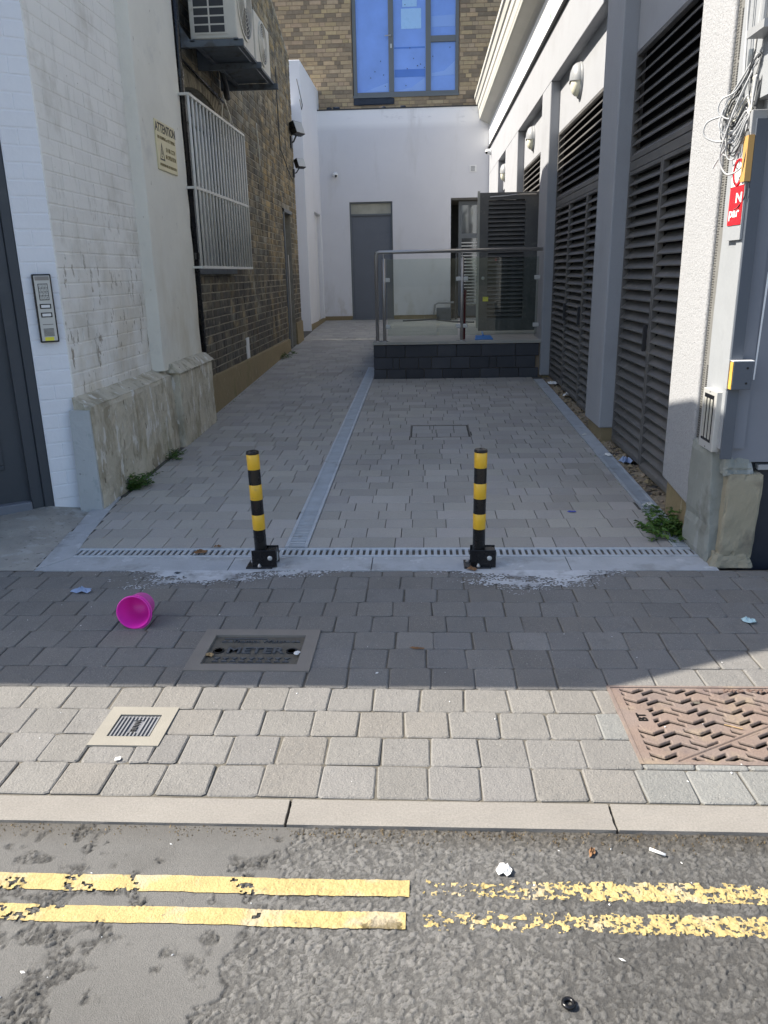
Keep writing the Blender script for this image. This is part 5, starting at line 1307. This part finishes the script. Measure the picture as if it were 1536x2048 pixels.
# ================================================================== BOLLARDS
def bollard(x, y, label):
    e = empty('bollard', label, 'bollard', group='fold down parking bollards on the concrete strip')
    z0 = .006
    def tb(a, b, m, nm='post', r=.0315): return MB().tube([(x, y, z0+a), (x, y, z0+b)], r, 24).obj(nm, m, e, False)
    po = MB().tube([(x, y, z0+.01), (x, y, z0+.592)], .0315, 28).obj('post', M['blackpaint'], e)
    for a, b in ((.513, .590), (.355, .434), (.196, .276)):
        MB().lathe([(.0316, a), (.0322, a+.001), (.0322, b-.001), (.0316, b)], 28, (x, y, z0)).obj('yellow_band', M['yellowcoat'], e, True)
    MB().lathe([(.0318, .590), (.0330, .592), (.0330, .600), (.029, .606), (.012, .606), (.010, .603), (0, .603)], 28, (x, y, z0)).obj('cap', M['blackpaint'], e)
    bev(MB().box((x-.075, y-.055, 0), (x+.062, y+.055, z0+.006)).obj('base_plate', M['blackpaint'], e), .003)
    for s in (-1, 1): bev(MB().box((x-.042, y+s*.040-.003, z0), (x+.085, y+s*.040+.003, z0+.092)).obj('cheek_plate', M['blackpaint'], e), .002)
    bev(MB().box((x+.030, y-.036, z0+.018), (x+.083, y+.036, z0+.086)).obj('lock_box', M['blackpaint'], e), .004)
    MB().lathe([(0, .0475), (.0105, .0475), (.0125, .045), (.0125, .043)], 20, (x+.052, y, z0+.050), Matrix.Rotation(R(90), 4, 'X')).obj('lock_button', M['silver'], e, True)
    MB().lathe([(0, .018), (.004, .017), (.007, .010), (.010, .006), (.010, 0)], 8, (x-.004, y-.050, z0+.006)).obj('bolt', M['steel'], e)
    MB().lathe([(0, .010), (.007, .010), (.010, .006), (.010, 0)], 6, (x-.055, y+.02, z0+.006)).obj('bolt', M['steel'], e)
    MB().tube([(x+.086, y-.02, z0+.03), (x+.089, y-.02, z0+.075)], .004, 6).obj('hinge_pin', M['silver'], e)
    return at_base(e, (x, y, 0))
b1 = bollard(-.850, 3.775, 'black and yellow banded bollard on the left, beside the central drain')
b2 = dup(b1, (1.122, 0, 0), 'black and yellow banded bollard on the right, with a brown leaf at its foot')
b1.rotation_euler = (0, R(-1.0), 0); b2.rotation_euler = (0, R(.3), 0)

# ================================================================== LITTER, BUCKET, PLANTS
bk = empty('bucket', 'small bright pink plastic bucket lying on its side in the shade', 'bucket')
ax = Vector((-.02, .985, -.11)).normalized(); c0 = Vector((-1.255, 3.02, .0745)); 
qz = ax.to_track_quat('Z', 'Y').to_matrix().to_4x4()
MB().lathe([(.0705, -.001), (.074, 0), (.074, .008), (.0685, .010), (.0560, .115), (.054, .120), (0, .120)], 36, c0, qz).obj('body', M['pink'], bk, True)
MB().lathe([(.0705, -.001), (.0665, .004), (.0535, .114), (0, .116)], 36, c0, qz).obj('inner_wall', M['pink'], bk, True)
def band(t0, t1, za, zb, m, nm):
    vs = []; fs = []; n = 10
    for z, r in ((za, .0695-.0125*(za-.01)/.105+.0006), (zb, .0695-.0125*(zb-.01)/.105+.0006)):
        for k in range(n+1):
            t = t0+(t1-t0)*k/n; vs.append(qz @ Vector((r*math.cos(t), r*math.sin(t), z)) + c0)
    for k in range(n): fs.append((k, k+1, n+2+k, n+1+k))
    MB().add(vs, fs).obj(nm, m, bk, True)
band(R(-60), R(10), .02, .10, M['blue'], 'blue_print'); band(R(-30), R(-5), .03, .08, mat('navy_print', (.03, .03, .16), .4), 'navy_print'); band(R(-100), R(-72), .02, .06, mat('lilac_print', (.75, .45, .75), .4), 'lilac_print')
MB().tube([c0 + (qz @ Vector((.078*math.cos(t), .078*math.sin(t), .006))) for t in [R(100+170*i/14) for i in range(15)]], .0028, 6).obj('handle', M['pink'], bk, True)
at_base(bk, (c0.x, c0.y, 0)); 

def flake(name, x, y, s, m, label, cat, z=.004, crumple=.5, n=7, seed=0, asp=1., group=None, rot=None):
    rs = random.Random(seed+int(x*100)+int(y*37)); vs = []; rot = rs.uniform(0, 6) if rot is None else rot
    n = n*2 if n > 4 else n; rings = (1., .62, .28) if n > 4 else (1., .5)
    for q, f in enumerate(rings):
        for k in range(n):
            t = 2*math.pi*k/n; r = s*f*rs.uniform(.62, 1.15); a, b = r*math.cos(t), r*math.sin(t)*asp
            vs.append((x+a*math.cos(rot)-b*math.sin(rot), y+a*math.sin(rot)+b*math.cos(rot), z+gz(y)+rs.uniform(0, crumple)*s*(.6 if q == 0 else 1.1)))
    vs.append((x, y, z+gz(y)+s*crumple*rs.uniform(.2, .9)))
    fs = []; m_ = len(rings); top_ = len(vs)-1
    for q in range(m_-1):
        for k in range(n):
            a, b, c, d = q*n+k, q*n+(k+1) % n, (q+1)*n+(k+1) % n, (q+1)*n+k; fs += [(a, b, c), (a, c, d)]
    fs += [((m_-1)*n+k, (m_-1)*n+(k+1) % n, top_) for k in range(n)]
    lo = [(a, b, c-.0010) for a, b, c in vs]; N_ = len(vs)
    fs2 = [(b+N_, a+N_, c+N_) for a, b, c in fs] + [(k, k+N_, (k+1) % n+N_, (k+1) % n) for k in range(n)]
    o = MB().add(vs+lo, fs+fs2).obj(name, m, None, False); thing1(o, label, cat, group); return o
flake('tissue', -1.66, 3.42, .055, M['tissue'], 'crumpled pale blue tissue on the shaded paving left of the bucket', 'tissue', asp=.45, rot=-.1, crumple=.4)
flake('dry_leaf', -1.225, 3.935, .038, M['leafdry'], 'large curled brown leaf lying on the drain left of the bollard', 'leaf', z=.010, asp=.6, rot=.2)
flake('dry_leaf', -1.15, 4.03, .022, M['leafdry'], 'small brown leaf just behind the drain left of the bollard', 'leaf', z=.008, asp=.4, rot=0)
flake('dry_leaf', .235, 3.70, .035, M['leafdry'], 'torn brown leaf against the foot of the right bollard', 'leaf', z=.006, asp=.5, rot=-.4)
flake('dry_leaf', -1.265, 3.66, .018, M['bracket'], 'dark dead leaf on the pale cement smear', 'leaf', asp=.8)
flake('wood_chip', -.04, 2.84, .035, M['leafdry'], 'reddish brown splinter of wood right of the meter cover', 'wood chip', asp=.25, rot=-.2, crumple=.15)
flake('paper_scrap', -.515, 2.79, .018, M['paper'], 'white scrap of paper on the right end of the meter cover', 'paper')
flake('dry_leaf', -.865, 2.78, .018, M['wood'], 'tan leaf on the left end of the meter cover', 'leaf', z=0)
flake('plastic_scrap', 1.37, 3.10, .035, M['teal'], 'torn pale teal plastic on the shaded paving at far right', 'litter', asp=.6)
flake('gum_wrapper', .20, 1.64, .023, M['paper'], 'crumpled bluish white wrapper on the road above the yellow lines', 'litter', z=RZ+.004)
flake('dry_leaf', .43, 1.71, .018, M['leafdry'], 'small brown leaf on the road near the kerb', 'leaf', z=RZ+.004, asp=.5)
flake('paper_scrap', -.97, 2.075, .013, M['paper'], 'small white paper square on the sunlit paving below the water cover', 'paper', crumple=.1, n=4)
flake('plastic_wrapper', 1.38, 4.72, .045, M['paper'], 'crumpled white wrapper on the right hand drain near the weeds', 'litter', z=.006, asp=.5, rot=.4)
flake('sweet_wrapper', .90, 4.62, .032, mat('blue_wrap', (.05, .08, .45), .3), 'flattened blue sweet wrapper on the driveway', 'litter', asp=.3, rot=0, crumple=.2)
flake('plastic_bag', 1.50, 5.75, .085, M['tissue'], 'crumpled pale plastic bag on the rubble below the first louvred door', 'litter', z=.01, asp=.6)
flake('paper_scrap', 1.41, 5.95, .045, M['paper'], 'white torn paper on the solid part of the right hand drain', 'paper', z=.008, asp=.4)
flake('paper_scrap', 1.36, 6.65, .03, M['paper'], 'thin white paper strip beside the right hand drain', 'paper', z=.008, asp=.3)
flake('cardboard', 1.53, 8.45, .08, M['paper'], 'flattened pale carton on the rubble by the second bay', 'litter', z=.02, asp=.6)
flake('cardboard', 1.49, 9.25, .06, M['paper'], 'crumpled white litter at the far end of the right hand drain', 'litter', z=.02)
cig = MB().tube([(.582, 1.722, RZ+.008), (.617, 1.700, RZ+.008)], .004, 8).obj('cigarette_end', M['paper'], None, True); thing1(cig, 'white cigarette end on the road below the kerb', 'cigarette')
wsh = MB().tube([(.292+.0105*math.cos(t/20*2*math.pi), 1.262+.0105*math.sin(t/20*2*math.pi), RZ+.008) for t in range(21)], .0045, 8, cap=False).obj('rubber_ring', M['blackpaint'], None, True); thing1(wsh, 'small black rubber ring on the tarmac at the bottom of the photo', 'ring')
st_ = MB().tube([(.98, 2.30, .006), (1.03, 2.275, .006)], .002, 5).obj('matchstick', M['wood'], None); thing1(st_, 'pale stick lying on the rusty manhole cover', 'stick')
mb = MB()
for i in range(85):
    if random.random() < .6: x, y, z = rnd(-2, 2), rnd(1.95, 3.7), .003
    else: x, y, z = rnd(-1.4, 1.4), rnd(1.2, 1.78), RZ+.004
    s = rnd(.0015, .0045)*(1 if random.random() < .85 else 2); a = rnd(0, 3)
    dx, dy = s*math.cos(a), s*math.sin(a); k = rnd(.3, 1)
    mb.add([(x-dx, y-dy, z), (x+dy*k, y-dx*k, z), (x+dx, y+dy, z+.001), (x-dy*k, y+dx*k, z+.001), (x, y, z+.0025)], [(0, 1, 4), (1, 2, 4), (2, 3, 4), (3, 0, 4)])
cr = mb.obj('paper_crumbs', M['paper'], None); cr['kind'] = 'stuff'; cr['label'] = 'tiny white crumbs scattered over the paving and road'; cr['category'] = 'litter'
mb = MB()
for i in range(900):
    x = rnd(-1.6, 1.5); y = 1.785-abs(random.gauss(0, .028)); s = rnd(.0012, .004)
    t = rnd(.5, 1.6); c = (t, t*.9, t*.75)
    mb.add([(x-s, y-s, RZ), (x+s, y-s*.6, RZ), (x+s*.5, y+s, RZ), (x, y, RZ+s*1.6+.002)], [(0, 1, 3), (1, 2, 3), (2, 0, 3)], c)
gr_ = mb.obj('grit', M['rubble'], None); gr_['kind'] = 'stuff'; gr_['label'] = 'brown grit collected along the kerb'; gr_['category'] = 'grit'

def weed(x, y, h, spread, n, label, seed, leafs=7):
    rs = random.Random(seed); e = empty('weed', label, 'weed', group='green weeds growing at the wall foots'); lf = MB(); stm = MB()
    for i in range(n):
        a = rs.uniform(0, 2*math.pi); el = rs.uniform(.25, 1.2); L_ = h*rs.uniform(.6, 1.25)
        base = Vector((x+rs.uniform(-1, 1)*spread*.4, y+rs.uniform(-1, 1)*spread*.6, gz(y)-.005))
        d = Vector((math.cos(a)*math.cos(el), math.sin(a)*math.cos(el), math.sin(el)))
        pts = [base + d*L_*t + Vector((0, 0, -L_*.35*t*t*math.cos(el))) for t in (0, .35, .7, 1)]
        stm.tube(pts, [.0016, .0014, .001, .0005], 4)
        for k in range(leafs):
            t = .25+.75*k/(leafs-1); p = pts[0].lerp(pts[3], t) + Vector((0, 0, .1*L_*math.sin(t*3)))
            a2 = a + (1 if k % 2 else -1)*rs.uniform(.5, 1.2); ll = L_*rs.uniform(.28, .50)*(1.1-t*.4); w = ll*rs.uniform(.20, .32)
            dv = Vector((math.cos(a2), math.sin(a2), rs.uniform(-.2, .55))); sd = Vector((-math.sin(a2), math.cos(a2), rs.uniform(-.2, .2)))
            c = rs.uniform(.55, 1.5); col = (c*rs.uniform(.8, 1.3), c, c*.8)
            lf.add([p, p+dv*ll*.35+sd*w, p+dv*ll*.75+sd*w*.7, p+dv*ll+Vector((0, 0, -ll*.2)), p+dv*ll*.75-sd*w*.7, p+dv*ll*.35-sd*w, p+dv*ll*.5+Vector((0, 0, -w*.35))],
                   [(0, 1, 6), (1, 2, 6), (2, 3, 6), (3, 4, 6), (4, 5, 6), (5, 0, 6)], col)
    lf.obj('leaves', M['leaf'], e)['kind'] = 'stuff'; stm.obj('stems', M['leaf'], e)
    return at_base(e, (x, y, gz(y)))
weed(-2.03, 5.20, .12, .12, 40, 'larger bushy green weed at the foot of the peeling plinth', 1)
weed(-2.03, 5.55, .05, .09, 10, 'tiny weed between the two larger ones by the plinth', 6)
weed(-2.03, 6.05, .065, .18, 30, 'low weed spreading along the plinth near the pilaster', 2)
weed(1.39, 4.30, .115, .26, 80, 'wide green weed covering the drain corner by the right pier', 3, 8)
weed(1.36, 4.60, .06, .10, 12, 'small weed at the edge of the right hand drain grating', 4)
weed(1.50, 4.0, .07, .08, 12, 'dark little weed wedged between the drain end and the pier', 8)
weed(-2.12, 12.0, .12, .15, 14, 'tall thin weed at the far foot of the brick wall', 5)
weed(-2.12, 12.6, .08, .12, 10, 'small weed beside the brick wall doorway', 7)
mb = MB()
for i in range(500):     # moss and sprouts along joints and wall feet
    q = random.random()
    if q < .45: y = rnd(7.5, 13); x = WX(y)+.05+abs(random.gauss(0, .015))
    elif q < .7: y = rnd(5.0, 9.6); x = DRR[0]-abs(random.gauss(0, .03))
    else: y = rnd(4.9, 7.4); x = -2.04+abs(random.gauss(0, .015))
    s = rnd(.003, .010); c = rnd(.6, 1.4); a = rnd(0, 6)
    mb.add([(x, y, gz(y)-.002), (x+s*math.cos(a), y+s*math.sin(a), gz(y)+s*.7), (x+s*math.cos(a+.9), y+s*math.sin(a+.9), gz(y)+s*.5)], [(0, 1, 2)], (c, c, c*.8))
ms = mb.obj('moss', M['leaf'], None); ms['kind'] = 'stuff'; ms['label'] = 'specks of moss in the joints along the walls'; ms['category'] = 'moss'
